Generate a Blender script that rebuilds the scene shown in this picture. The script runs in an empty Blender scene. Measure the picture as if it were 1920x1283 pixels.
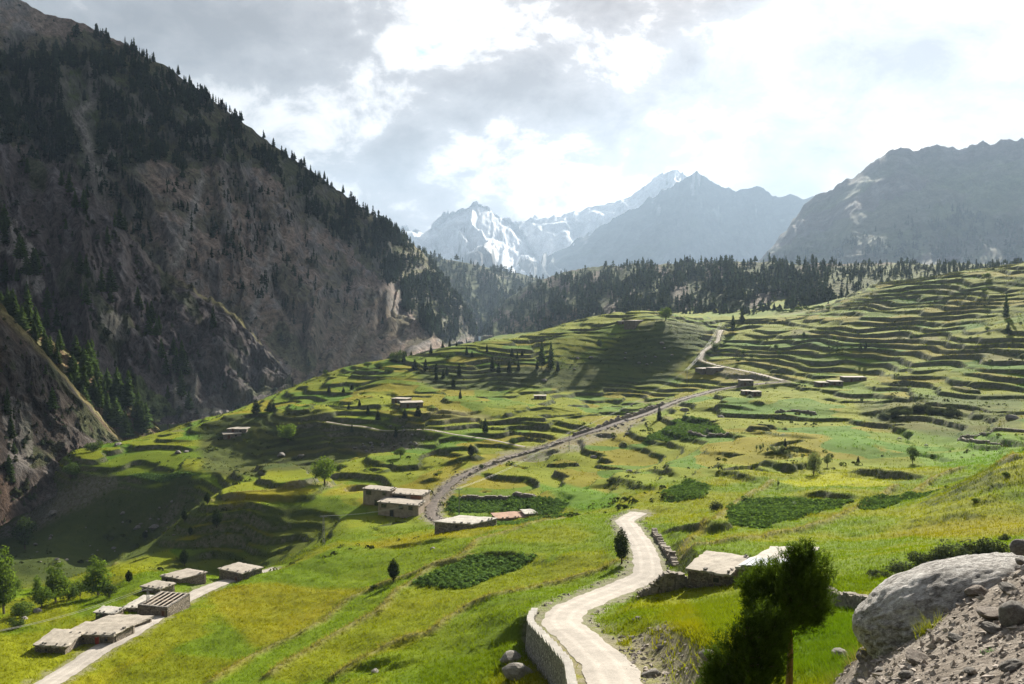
import bpy, math, random
import numpy as np
R = math.radians
rng = np.random.default_rng(7)
random.seed(7)
scn = bpy.context.scene
COL = scn.collection

# ------------------------------------------------------------------ camera
F = 1478.0; PITCH = R(2.36)
cam_d = bpy.data.cameras.new('camera'); cam = bpy.data.objects.new('camera', cam_d); COL.objects.link(cam)
cam_d.sensor_width = 36; cam_d.lens = F / 1920 * 36
cam_d.clip_start = 0.3; cam_d.clip_end = 60000
cam.location = (0, 0, 0); cam.rotation_euler = (R(90) - PITCH, 0, 0)
scn.camera = cam

# ------------------------------------------------------------------ light
SUN_AZ, SUN_EL = R(25), R(26)
SUN = np.array([math.sin(SUN_AZ) * math.cos(SUN_EL), math.cos(SUN_AZ) * math.cos(SUN_EL), math.sin(SUN_EL)])
EXPOSURE = 1.72
sl = bpy.data.lights.new('sun', 'SUN'); sl.energy = 5.0; sl.angle = R(0.5); sl.color = (1.0, 0.93, 0.80)
so = bpy.data.objects.new('sun', sl); COL.objects.link(so)
so.rotation_euler = (R(90) - SUN_EL, 0, math.pi - SUN_AZ)
so.location = (20, 40, 30)

class NT:
    """tiny helper for node trees"""
    def __init__(s, nt): s.nt = nt; nt.nodes.clear()
    def n(s, t, **k):
        nd = s.nt.nodes.new(t)
        for a, v in k.items():
            if a.startswith('i_'):
                key = a[2:]
                key = int(key) if key.isdigit() else key.replace('_', ' ')
                nd.inputs[key].default_value = v
            else: setattr(nd, a, v)
        return nd
    def l(s, a, b): s.nt.links.new(a, b)
    def math(s, op, a, b=None, c=None, clamp=False):
        m = s.nt.nodes.new('ShaderNodeMath'); m.operation = op; m.use_clamp = clamp
        for i, v in enumerate((a, b, c)):
            if v is None: continue
            if isinstance(v, (int, float)): m.inputs[i].default_value = v
            else: s.l(v, m.inputs[i])
        return m.outputs[0]
    def mix(s, fac, a, b, mode='MIX'):
        m = s.nt.nodes.new('ShaderNodeMix'); m.data_type = 'RGBA'; m.blend_type = mode
        for i, v in ((0, fac), (6, a), (7, b)):
            if isinstance(v, (int, float)): m.inputs[i].default_value = v
            elif isinstance(v, tuple): m.inputs[i].default_value = v if len(v) == 4 else v + (1,)
            else: s.l(v, m.inputs[i])
        return m.outputs[2]
    def ramp(s, fac, stops, interp='LINEAR'):
        r = s.nt.nodes.new('ShaderNodeValToRGB'); e = r.color_ramp.elements; r.color_ramp.interpolation = interp
        while len(e) < len(stops): e.new(0.5)
        for q, (p, c) in zip(e, stops):
            q.position = p; q.color = (c, c, c, 1) if isinstance(c, (int, float)) else c + (1,)
        s.l(fac, r.inputs[0]); return r.outputs[0]
    def noise(s, vec, scale, detail=4, rough=0.55, dist=0.0, dims='3D', w=None):
        nd = s.n('ShaderNodeTexNoise', noise_dimensions=dims)
        nd.inputs['Scale'].default_value = scale; nd.inputs['Detail'].default_value = detail
        nd.inputs['Roughness'].default_value = rough; nd.inputs['Distortion'].default_value = dist
        if w is not None: nd.inputs['W'].default_value = w
        s.l(vec, nd.inputs['Vector']); return nd.outputs['Fac']

world = bpy.data.worlds.new('World'); scn.world = world; world.use_nodes = True
t = NT(world.node_tree)
sky = t.n('ShaderNodeTexSky', sky_type='NISHITA', sun_disc=False, sun_elevation=SUN_EL, sun_rotation=SUN_AZ,
          altitude=2900, air_density=1.0, dust_density=0.6, ozone_density=1.0)
tc = t.n('ShaderNodeTexCoord')
nrm = t.n('ShaderNodeVectorMath', operation='NORMALIZE'); t.l(tc.outputs['Generated'], nrm.inputs[0])
sep = t.n('ShaderNodeSeparateXYZ'); t.l(nrm.outputs[0], sep.inputs[0])
zc = t.math('ADD', t.math('MAXIMUM', sep.outputs[2], 0.0), 0.55)
cx = t.math('DIVIDE', sep.outputs[0], zc); cy = t.math('DIVIDE', sep.outputs[1], zc)
cv = t.n('ShaderNodeCombineXYZ'); t.l(cx, cv.inputs[0]); t.l(cy, cv.inputs[1])
off = t.n('ShaderNodeVectorMath', operation='ADD'); t.l(cv.outputs[0], off.inputs[0]); off.inputs[1].default_value = (3.1, 1.7, 0.0)
n1 = t.noise(off.outputs[0], 3.0, 9, 0.58, 0.15)       # cloud thickness
n2 = t.noise(off.outputs[0], 8.5, 10, 0.66, 0.3)          # broken edges and billows
dsun = t.n('ShaderNodeVectorMath', operation='DOT_PRODUCT'); t.l(nrm.outputs[0], dsun.inputs[0]); dsun.inputs[1].default_value = tuple(SUN)
thick = t.math('ADD', n1, t.math('MULTIPLY', t.math('SUBTRACT', n2, 0.5), 0.55))
glow = t.math('POWER', t.math('MAXIMUM', dsun.outputs['Value'], 0.0), 3.0)
cover = t.ramp(thick, [(0.28, 0.0), (0.38, 1.0)])
body = t.ramp(thick, [(0.38, 1.0), (0.44, 0.84), (0.51, 0.46), (0.64, 0.31)])
bright = t.math('ADD', t.math('MULTIPLY', body, 0.10), t.math('MULTIPLY', t.math('MULTIPLY', body, glow), 0.58))
ccol = t.mix(body, (0.95, 0.96, 1.03), (1.0, 0.985, 0.965))
cb = t.n('ShaderNodeVectorMath', operation='SCALE'); t.l(ccol, cb.inputs[0]); t.l(bright, cb.inputs['Scale'])
bg1 = t.n('ShaderNodeBackground'); t.l(sky.outputs[0], bg1.inputs[0]); bg1.inputs[1].default_value = 0.075
bg2 = t.n('ShaderNodeBackground'); t.l(cb.outputs[0], bg2.inputs[0]); bg2.inputs[1].default_value = 1.0
mx = t.n('ShaderNodeMixShader'); t.l(cover, mx.inputs[0]); t.l(bg1.outputs[0], mx.inputs[1]); t.l(bg2.outputs[0], mx.inputs[2])
wo = t.n('ShaderNodeOutputWorld'); t.l(mx.outputs[0], wo.inputs[0])

vs = scn.view_settings
scn.display_settings.display_device = 'sRGB'
vs.view_transform = 'Standard'; vs.look = 'None'; vs.gamma = 1.0; vs.use_curve_mapping = False
vs.exposure = EXPOSURE
scn.render.engine = 'CYCLES'
scn.cycles.max_bounces = 5; scn.cycles.diffuse_bounces = 2; scn.cycles.glossy_bounces = 1
scn.cycles.transmission_bounces = 2; scn.cycles.transparent_max_bounces = 6; scn.cycles.volume_bounces = 0
scn.cycles.use_denoising = True
scn.cycles.sample_clamp_indirect = 4.0

# ------------------------------------------------------------------ numeric helpers
def ray(px, py):
    px = np.asarray(px, float); py = np.asarray(py, float)
    u = (px - 960) / F; v = (641.5 - py) / F
    c, s = math.cos(PITCH), math.sin(PITCH)
    y = c + v * s
    return u / y, (-s + v * c) / y           # x/y and z/y
def unproj(px, py, d):
    a, b = ray(px, py); d = np.asarray(d, float)
    return np.stack([a * d, d + 0 * a, b * d], -1)
def proj(P):
    c, s = math.cos(PITCH), math.sin(PITCH)
    x, y, z = P[..., 0], P[..., 1], P[..., 2]
    f = y * c - z * s; w = y * s + z * c
    f = np.maximum(f, 0.01)
    return 960 + F * x / f, 641.5 - F * w / f
def sstep(a, b, x):
    q = np.clip((x - a) / (b - a), 0, 1); return q * q * (3 - 2 * q)
_perm = np.random.default_rng(99).permutation(1 << 12).astype(np.int64)
_ang = np.random.default_rng(98).uniform(0, 2 * np.pi, 1 << 12)
_gx, _gy = np.cos(_ang), np.sin(_ang)
def perlin(x, y, seed=0):
    x = np.asarray(x, float); y = np.asarray(y, float)
    xi = np.floor(x).astype(np.int64); yi = np.floor(y).astype(np.int64)
    xf = x - xi; yf = y - yi
    u = xf * xf * xf * (xf * (xf * 6 - 15) + 10); v = yf * yf * yf * (yf * (yf * 6 - 15) + 10)
    def g(i, j):
        h = _perm[(_perm[(xi + i + seed * 131) & 4095] + yi + j) & 4095]
        return _gx[h] * (xf - i) + _gy[h] * (yf - j)
    a = g(0, 0) * (1 - u) + g(1, 0) * u; b = g(0, 1) * (1 - u) + g(1, 1) * u
    return (a * (1 - v) + b * v) * 1.5
def fbm(x, y, octv=4, seed=0, gain=0.5):
    s = 0; a = 1; f = 1
    for k in range(octv):
        s = s + a * perlin(x * f, y * f, seed + k); a *= gain; f *= 2.03
    return s
def ridged(x, y, octv=4, seed=0, gain=0.5):
    s = 0; a = 1; f = 1
    for k in range(octv):
        s = s + a * (1 - 2 * np.abs(perlin(x * f, y * f, seed + k))); a *= gain; f *= 2.1
    return s
def inpoly(X, Y, poly):
    c = np.zeros(X.shape, bool); n = len(poly)
    for i in range(n):
        x0, y0 = poly[i]; x1, y1 = poly[i - 1]
        if y0 == y1: continue
        c ^= ((y0 > Y) != (y1 > Y)) & (X < (x1 - x0) * (Y - y0) / (y1 - y0) + x0)
    return c
def polydist(X, Y, pts):
    """distance, nearest arc parameter (0..1), side sign to a polyline"""
    pts = np.asarray(pts, float); seg = np.diff(pts, axis=0); L = np.hypot(seg[:, 0], seg[:, 1]); cum = np.r_[0, np.cumsum(L)]
    best = np.full(X.shape, 1e18); par = np.zeros(X.shape); side = np.zeros(X.shape)
    for i in range(len(seg)):
        dx = X - pts[i, 0]; dy = Y - pts[i, 1]
        tt = np.clip((dx * seg[i, 0] + dy * seg[i, 1]) / max(L[i] ** 2, 1e-9), 0, 1)
        ex = dx - tt * seg[i, 0]; ey = dy - tt * seg[i, 1]; d2 = ex * ex + ey * ey
        m = d2 < best
        best = np.where(m, d2, best); par = np.where(m, (cum[i] + tt * L[i]) / cum[-1], par)
        side = np.where(m, np.sign(seg[i, 0] * dy - seg[i, 1] * dx), side)
    return np.sqrt(best), par, side
def smooth_line(pts, n):
    pts = np.asarray(pts, float)
    d = np.r_[0, np.cumsum(np.linalg.norm(np.diff(pts, axis=0), axis=1))]; s = np.linspace(0, d[-1], n)
    out = np.stack([np.interp(s, d, pts[:, k]) for k in range(pts.shape[1])], -1)
    w = max(1, n // (len(pts) * 3))
    ker = np.hanning(2 * w + 3)[1:-1]; ker /= ker.sum()
    res = out.copy()
    for k in range(pts.shape[1]):
        e = np.r_[2 * out[0, k] - out[w:0:-1, k], out[:, k], 2 * out[-1, k] - out[-2:-w - 2:-1, k]]
        res[:, k] = np.convolve(e, ker, 'valid')
    return res

# ------------------------------------------------------------------ mesh / object helpers
def mesh_np(name, V, faces_flat, k, mat=None, col=None, smooth=False, extra=None):
    """faces all with k corners"""
    me = bpy.data.meshes.new(name); V = np.asarray(V, np.float32); fl = np.asarray(faces_flat, np.int32).ravel()
    nf = len(fl) // k
    me.vertices.add(len(V)); me.vertices.foreach_set('co', V.ravel())
    me.loops.add(len(fl)); me.loops.foreach_set('vertex_index', fl)
    me.polygons.add(nf); me.polygons.foreach_set('loop_start', np.arange(0, nf * k, k, dtype=np.int32))
    try: me.polygons.foreach_set('loop_total', np.full(nf, k, np.int32))
    except Exception: pass
    me.polygons.foreach_set('use_smooth', np.full(nf, smooth, bool))
    if col is not None:
        a = me.color_attributes.new('Col', 'FLOAT_COLOR', 'POINT')
        c = np.ones((len(V), 4), np.float32); c[:, :col.shape[1]] = col; a.data.foreach_set('color', c.ravel())
    if extra:
        for nm, arr in extra.items():
            a = me.attributes.new(nm, 'FLOAT', 'POINT'); a.data.foreach_set('value', np.asarray(arr, np.float32).ravel())
    me.update(calc_edges=True)
    if mat: me.materials.append(mat)
    return me
def obj(name, me, parent=None, loc=None, rotz=0.0, scale=None):
    o = bpy.data.objects.new(name, me); COL.objects.link(o)
    if parent is not None: o.parent = parent
    if loc is not None: o.location = [float(q) for q in loc]
    if rotz: o.rotation_euler[2] = rotz
    if scale is not None: o.scale = (scale,) * 3 if isinstance(scale, (int, float)) else scale
    return o
def thing(name, label, cat, loc=(0, 0, 0), rotz=0.0, group=None, scale=None):
    o = obj(name, None, None, loc, rotz, scale); return tag(o, label, cat, group)
def tag(o, label, cat, group=None, kind=None):
    o['label'] = label; o['category'] = cat
    if group: o['group'] = group
    if kind: o['kind'] = kind
    return o
def structure(o): o['kind'] = 'structure'; return o
class MB:
    """collect boxes, tubes and free faces into one mesh"""
    def __init__(s): s.v = []; s.f = []
    def add(s, v, f):
        b = len(s.v); s.v += [tuple(q) for q in v]; s.f += [tuple(b + i for i in q) for q in f]
    def box(s, c, d, rz=0.0, jit=0.0, taper=0.0):
        vs = []
        ca, sa = math.cos(rz), math.sin(rz)
        for zz in (-1, 1):
            k = 1 - taper if zz > 0 else 1
            for xx, yy in ((-1, -1), (1, -1), (1, 1), (-1, 1)):
                x = xx * d[0] / 2 * k; y = yy * d[1] / 2 * k
                j = [random.uniform(-jit, jit) for _ in range(3)]
                vs.append((c[0] + x * ca - y * sa + j[0], c[1] + x * sa + y * ca + j[1], c[2] + zz * d[2] / 2 + j[2]))
        s.add(vs, [(3, 2, 1, 0), (4, 5, 6, 7), (0, 1, 5, 4), (1, 2, 6, 5), (2, 3, 7, 6), (3, 0, 4, 7)])
    def tube(s, pts, rad, n=6):
        pts = np.asarray(pts, float); m = len(pts); rad = np.broadcast_to(rad, (m,)); vs = []
        for i in range(m):
            tg = pts[min(i + 1, m - 1)] - pts[max(i - 1, 0)]; tg /= np.linalg.norm(tg) + 1e-9
            a = np.cross(tg, (0.3, 0.9, 0.2) if abs(tg[2]) > 0.7 else (0, 0, 1)); a /= np.linalg.norm(a); b = np.cross(tg, a)
            for k in range(n):
                w = 2 * math.pi * k / n
                vs.append(pts[i] + rad[i] * (math.cos(w) * a + math.sin(w) * b))
        fs = [(i * n + k, i * n + (k + 1) % n, (i + 1) * n + (k + 1) % n, (i + 1) * n + k) for i in range(m - 1) for k in range(n)]
        fs += [tuple(range(n))[::-1], tuple((m - 1) * n + k for k in range(n))]
        s.add(vs, fs)
    def build(s, name, mat, parent=None, loc=None, rotz=0.0, smooth=False):
        me = bpy.data.meshes.new(name); me.from_pydata(s.v, [], s.f); me.materials.append(mat); me.update()
        if smooth: me.polygons.foreach_set('use_smooth', [True] * len(me.polygons))
        return obj(name, me, parent, loc, rotz)

# ------------------------------------------------------------------ materials
def newmat(name):
    m = bpy.data.materials.new(name); m.use_nodes = True
    return m, NT(m.node_tree)
def finish(t, colour, rough=0.9, bump=None, bstr=0.5, bdist=0.1, spec=0.15):
    p = t.n('ShaderNodeBsdfPrincipled')
    if isinstance(colour, tuple): p.inputs['Base Color'].default_value = colour + (1,)
    else: t.l(colour, p.inputs['Base Color'])
    if isinstance(rough, (int, float)): p.inputs['Roughness'].default_value = rough
    else: t.l(rough, p.inputs['Roughness'])
    p.inputs['Specular IOR Level'].default_value = spec
    if bump is not None:
        b = t.n('ShaderNodeBump'); b.inputs['Strength'].default_value = bstr; b.inputs['Distance'].default_value = bdist
        t.l(bump, b.inputs['Height']); t.l(b.outputs[0], p.inputs['Normal'])
    o = t.n('ShaderNodeOutputMaterial'); t.l(p.outputs[0], o.inputs[0]); return p
def attr(t, name='Col'): return t.n('ShaderNodeAttribute', attribute_name=name)
def position(t): return t.n('ShaderNodeNewGeometry').outputs['Position']
def stretch(t, vec, s):
    m = t.n('ShaderNodeMapping'); m.inputs['Scale'].default_value = s; t.l(vec, m.inputs[0]); return m.outputs[0]
def gain(t, col, fac, lo, hi):
    """multiply a colour by lo..hi following fac"""
    k = t.math('ADD', t.math('MULTIPLY', fac, hi - lo), lo)
    v = t.n('ShaderNodeVectorMath', operation='SCALE'); t.l(col, v.inputs[0]); t.l(k, v.inputs['Scale']); return v.outputs[0]

def mat_ground():
    m, t = newmat('ground_cover'); P = position(t); c = attr(t).outputs[0]; rk = attr(t, 'rock').outputs['Fac']
    a = t.noise(P, 0.35, 6, 0.6); b = t.noise(P, 3.2, 4, 0.6); f = t.noise(stretch(t, P, (1, 1, 0.4)), 9.0, 2, 0.6)
    c = gain(t, c, t.ramp(a, [(0.3, 0.0), (0.7, 1.0)]), 0.9, 1.1)
    c = gain(t, c, t.ramp(b, [(0.3, 0.0), (0.7, 1.0)]), 0.84, 1.17)
    c = gain(t, c, t.ramp(f, [(0.3, 0.0), (0.7, 1.0)]), 0.88, 1.12)
    c = t.mix(t.math('MULTIPLY', t.ramp(a, [(0.5, 0.0), (0.75, 1.0)]), 0.12), c, (0.15, 0.13, 0.02), 'MIX')
    rkn = t.noise(P, 1.4, 7, 0.7)
    rkf = t.noise(P, 14.0, 6, 0.7); rkn = t.math('ADD', t.math('MULTIPLY', rkn, 0.55), t.math('MULTIPLY', rkf, 0.45))
    rc = t.ramp(rkn, [(0.30, (0.06, 0.052, 0.044)), (0.5, (0.19, 0.163, 0.138)), (0.66, (0.34, 0.31, 0.275))])
    rs = t.math('MULTIPLY', rk, t.ramp(t.noise(P, 0.9, 5, 0.65), [(0.36, 0.0), (0.5, 1.0)]), clamp=True)
    c = t.mix(t.math('MAXIMUM', rs, t.math('SUBTRACT', t.math('MULTIPLY', rk, 2.0), 1.0, clamp=True)), c, rc)
    h = t.math('ADD', t.math('MULTIPLY', b, 0.7), t.math('ADD', t.math('MULTIPLY', f, 0.35), t.math('MULTIPLY', rkn, rk)))
    finish(t, c, 0.95, h, 0.55, 0.35, 0.05); return m
def mat_mountain(name, sc, bd, rocklo=0.7, rockhi=1.35, bstr=0.8):
    m, t = newmat(name); P = position(t); c = attr(t).outputs[0]
    a = t.noise(P, 0.02 * sc, 8, 0.65); b = t.noise(stretch(t, P, (1, 1, 0.45)), 0.12 * sc, 7, 0.68, 0.6)
    f = t.noise(P, 0.5 * sc, 4, 0.6)
    c = gain(t, c, t.ramp(a, [(0.35, 0.0), (0.65, 1.0)]), 0.8, 1.22)
    c = gain(t, c, t.ramp(b, [(0.36, 0.0), (0.64, 1.0)]), rocklo, rockhi)
    c = gain(t, c, t.ramp(f, [(0.3, 0.0), (0.7, 1.0)]), 0.75, 1.25)
    h = t.math('ADD', b, t.math('MULTIPLY', f, 0.4))
    finish(t, c, 0.95, h, bstr, bd, 0.05); return m
def mat_foliage(name, col=None, trans=0.35, var=0.35, rough=0.8):
    m, t = newmat(name)
    c = attr(t).outputs[0]
    if col is not None:
        k = t.n('ShaderNodeObjectInfo').outputs['Random']
        g = attr(t).outputs[0]
        c = t.mix(1.0, g, col + (1,), 'MULTIPLY')
        c = gain(t, c, k, 1 - var, 1 + var)
    d = t.n('ShaderNodeBsdfDiffuse'); t.l(c, d.inputs[0])
    tr = t.n('ShaderNodeBsdfTranslucent'); tcol = t.mix(1.0, c, (1.25, 1.2, 0.55, 1), 'MULTIPLY'); t.l(tcol, tr.inputs[0])
    mx = t.n('ShaderNodeMixShader'); mx.inputs[0].default_value = trans; t.l(d.outputs[0], mx.inputs[1]); t.l(tr.outputs[0], mx.inputs[2])
    o = t.n('ShaderNodeOutputMaterial'); t.l(mx.outputs[0], o.inputs[0]); return m
def mat_simple(name, col, scale=4.0, lo=0.75, hi=1.25, bump=0.3, bdist=0.03, rough=0.9, st=None, spec=0.15):
    m, t = newmat(name); P = position(t)
    if st: P = stretch(t, P, st)
    a = t.noise(P, scale, 6, 0.62); b = t.noise(P, scale * 7, 4, 0.6)
    g = t.n('ShaderNodeRGB'); g.outputs[0].default_value = col + (1,)
    c = gain(t, g.outputs[0], t.ramp(a, [(0.3, 0.0), (0.7, 1.0)]), lo, hi)
    c = gain(t, c, t.ramp(b, [(0.3, 0.0), (0.7, 1.0)]), 0.85, 1.15)
    finish(t, c, rough, t.math('ADD', a, t.math('MULTIPLY', b, 0.5)), bump, bdist, spec); return m
def mat_masonry(name, base=(0.21, 0.175, 0.14), scale=3.2):
    m, t = newmat(name); P = stretch(t, position(t), (1, 1, 1.9))
    v = t.n('ShaderNodeTexVoronoi', feature='F1'); v.inputs['Scale'].default_value = scale; t.l(P, v.inputs['Vector'])
    e = t.n('ShaderNodeTexVoronoi', feature='DISTANCE_TO_EDGE'); e.inputs['Scale'].default_value = scale; t.l(P, e.inputs['Vector'])
    sp = t.n('ShaderNodeSeparateColor'); t.l(v.outputs['Color'], sp.inputs[0])
    g = t.n('ShaderNodeRGB'); g.outputs[0].default_value = base + (1,)
    c = gain(t, g.outputs[0], sp.outputs[0], 0.55, 1.55)
    c = t.mix(t.math('MULTIPLY', sp.outputs[1], 0.5), c, (0.24, 0.22, 0.20))
    gap = t.ramp(e.outputs['Distance'], [(0.0, 0.0), (0.09, 1.0)])
    c = t.mix(gap, (0.045, 0.038, 0.03), c)
    finish(t, c, 0.95, t.math('ADD', gap, t.math('MULTIPLY', t.noise(P, 20, 3), 0.3)), 0.8, 0.06, 0.05); return m
def mat_rock(name, lo, mid, hi, scale=1.0, bd=0.05, st=(1, 1, 1.6)):
    m, t = newmat(name); P = stretch(t, t.n('ShaderNodeTexCoord').outputs['Object'], st)
    a = t.noise(P, 1.6 * scale, 8, 0.65, 0.3); b = t.noise(P, 14 * scale, 8, 0.72, 0.4); f = t.noise(P, 70 * scale, 4, 0.7)
    c = t.ramp(t.math('ADD', t.math('MULTIPLY', a, 0.45), t.math('MULTIPLY', b, 0.55)), [(0.40, lo), (0.5, mid), (0.59, hi)])
    c = gain(t, c, t.ramp(f, [(0.3, 0.0), (0.7, 1.0)]), 0.75, 1.2)
    vo = t.n('ShaderNodeTexVoronoi', feature='DISTANCE_TO_EDGE'); vo.inputs['Scale'].default_value = 2.2 * scale
    dm = t.n('ShaderNodeVectorMath', operation='ADD'); sc_ = t.n('ShaderNodeVectorMath', operation='SCALE')
    nd = t.n('ShaderNodeTexNoise'); nd.inputs['Scale'].default_value = 3 * scale; t.l(P, nd.inputs['Vector'])
    t.l(nd.outputs['Color'], sc_.inputs[0]); sc_.inputs['Scale'].default_value = 0.7 / scale
    t.l(P, dm.inputs[0]); t.l(sc_.outputs[0], dm.inputs[1]); t.l(dm.outputs[0], vo.inputs['Vector'])
    crack = t.ramp(vo.outputs['Distance'], [(0.0, 0.0), (0.025, 1.0)])
    h = t.math('ADD', t.math('ADD', a, t.math('MULTIPLY', b, 0.6)), t.math('ADD', t.math('MULTIPLY', f, 0.3), t.math('MULTIPLY', crack, 0.12)))
    finish(t, c, 0.9, h, 0.9, bd, 0.2); return m

M_GROUND = mat_ground()
M_MTN_NEAR = mat_mountain('rocky_slope_near', 3.0, 2.5, 0.5, 1.6, 1.0)
M_MTN = mat_mountain('rocky_slope', 1.3, 6.0, 0.5, 1.6, 1.0)
M_MTN_FAR = mat_mountain('rocky_slope_far', 0.4, 8.0, 0.82, 1.2, 0.4)
M_SNOWMTN = mat_mountain('snow_and_rock', 0.2, 20.0, 0.9, 1.1, 0.5)
M_NEEDLE = mat_foliage('pine_needles', (0.058, 0.092, 0.028), 0.36, 0.35)
M_NEEDLE_DARK = mat_foliage('dark_pine_needles', (0.044, 0.074, 0.014), 0.42, 0.15)
M_JUNIPER = mat_foliage('juniper_foliage', (0.026, 0.042, 0.014), 0.2, 0.25)
M_FOREST = mat_foliage('forest_foliage', None, 0.3)
M_LEAF = mat_foliage('bright_leaves', (0.095, 0.15, 0.028), 0.45, 0.25)
M_LEAF_MID = mat_foliage('green_leaves', (0.06, 0.095, 0.028), 0.4, 0.3)
M_WILLOW = mat_foliage('silver_willow_leaves', (0.15, 0.19, 0.11), 0.35, 0.15)
M_SHRUB = mat_foliage('grey_green_shrub_leaves', (0.06, 0.078, 0.05), 0.3, 0.2)
M_CROP = mat_foliage('potato_leaves', (0.095, 0.165, 0.045), 0.4, 0.1)
M_GRASS = mat_foliage('grass_blades', None, 0.45)
M_BARK = mat_simple('bark', (0.085, 0.06, 0.042), 6.0, 0.5, 1.4, 0.6, 0.03, st=(1, 1, 0.25))
M_BARK_PALE = mat_simple('pale_bark', (0.17, 0.14, 0.11), 6.0, 0.6, 1.3, 0.5, 0.02, st=(1, 1, 0.25))
M_BARK_RED = mat_simple('reddish_bark', (0.13, 0.075, 0.05), 14.0, 0.45, 1.5, 0.9, 0.03, st=(1, 1, 0.2))
M_WALL = mat_masonry('dry_stone_masonry')
M_MORTAR = mat_masonry('mortared_rubble', (0.33, 0.31, 0.28), 4.5)
M_WALL_PALE = mat_masonry('pale_stone_masonry', (0.27, 0.24, 0.20), 2.6)
M_MUDWALL = mat_simple('mud_plaster', (0.33, 0.27, 0.21), 1.5, 0.7, 1.25, 0.4, 0.05)
M_REDPLASTER = mat_simple('reddish_plaster', (0.25, 0.12, 0.07), 1.5, 0.8, 1.2, 0.3, 0.03)
M_ROOF = mat_simple('mud_roof', (0.33, 0.295, 0.25), 0.9, 0.72, 1.2, 0.5, 0.06)
M_ROOF_PALE = mat_simple('pale_roof', (0.40, 0.375, 0.335), 0.9, 0.72, 1.2, 0.5, 0.06)
M_ROOF_EARTH = mat_simple('red_earth_roof', (0.33, 0.21, 0.15), 0.9, 0.7, 1.25, 0.5, 0.06)
M_SHEET = mat_simple('metal_roof_sheet', (0.30, 0.335, 0.38), 1.0, 0.85, 1.1, 0.1, 0.02, rough=0.75, spec=0.2)
M_WOOD = mat_simple('weathered_wood', (0.22, 0.17, 0.13), 5.0, 0.6, 1.3, 0.4, 0.02, st=(1, 1, 0.3))
M_WOOD_PALE = mat_simple('pale_roof_beam', (0.38, 0.33, 0.28), 5.0, 0.7, 1.2, 0.4, 0.02)
M_DOOR_RED = mat_simple('red_painted_door', (0.30, 0.045, 0.025), 4.0, 0.7, 1.2, 0.2, 0.01, rough=0.6)
M_DOOR = mat_simple('brown_door', (0.12, 0.06, 0.035), 4.0, 0.7, 1.2, 0.2, 0.01, rough=0.7)
M_GLASS = mat_simple('dark_window', (0.03, 0.033, 0.035), 4.0, 0.9, 1.1, 0.05, 0.01, rough=0.2, spec=0.5)
M_TILEWALL = mat_simple('concrete_wall', (0.36, 0.34, 0.31), 2.0, 0.75, 1.2, 0.5, 0.05)
M_METAL = mat_simple('galvanised_steel', (0.19, 0.195, 0.20), 5.0, 0.85, 1.1, 0.1, 0.01, rough=0.5, spec=0.4)
M_WIRE = mat_simple('power_cable', (0.45, 0.44, 0.42), 5.0, 0.9, 1.1, 0.1, 0.01, rough=0.5, spec=0.4)
M_STONE = mat_rock('granite', (0.13, 0.12, 0.112), (0.36, 0.345, 0.33), (0.58, 0.565, 0.55), 1.0, 0.10)
M_STONE_BROWN = mat_rock('brown_stone', (0.10, 0.08, 0.065), (0.20, 0.165, 0.14), (0.30, 0.27, 0.24), 2.0, 0.03)
M_STONE_GREY = mat_rock('grey_stone', (0.08, 0.072, 0.064), (0.175, 0.16, 0.145), (0.28, 0.265, 0.245), 2.0, 0.03)
M_RUBBLE = mat_simple('rubble_stone', (0.21, 0.185, 0.155), 3.0, 0.45, 1.7, 0.6, 0.04)
M_SCREE = mat_simple('scree_soil', (0.20, 0.165, 0.135), 2.2, 0.5, 1.5, 0.9, 0.05)
M_GRAVEL = mat_simple('gravel_stones', (0.27, 0.235, 0.205), 5.0, 0.45, 1.6, 0.6, 0.02)
def mat_road():
    m, t = newmat('dusty_road'); P = position(t); ac = attr(t, 'across').outputs['Fac']
    a = t.noise(P, 0.5, 6, 0.6); b = t.noise(P, 6.0, 5, 0.65)
    g = t.n('ShaderNodeRGB'); g.outputs[0].default_value = (0.33, 0.302, 0.27, 1)
    c = gain(t, g.outputs[0], t.ramp(a, [(0.3, 0.0), (0.7, 1.0)]), 0.8, 1.15)
    c = gain(t, c, t.ramp(b, [(0.3, 0.0), (0.7, 1.0)]), 0.85, 1.15)
    tr = t.math('ABSOLUTE', t.math('SUBTRACT', t.math('ABSOLUTE', t.math('ADD', ac, t.math('MULTIPLY', t.math('SUBTRACT', a, 0.5), 0.25))), 0.42))
    wheel = t.ramp(tr, [(0.06, 1.0), (0.2, 0.0)])                  # pale wheel tracks pressed into the dust
    c = gain(t, c, wheel, 0.93, 1.06)
    finish(t, c, 0.95, t.math('SUBTRACT', b, t.math('MULTIPLY', wheel, 0.6)), 0.4, 0.05, 0.1); return m
M_ROAD = mat_road()
M_TRACK = mat_simple('stony_track', (0.095, 0.078, 0.066), 1.2, 0.4, 1.7, 0.8, 0.08)
M_PATH = mat_simple('dusty_path', (0.28, 0.245, 0.20), 1.2, 0.7, 1.3, 0.5, 0.05)
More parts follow.
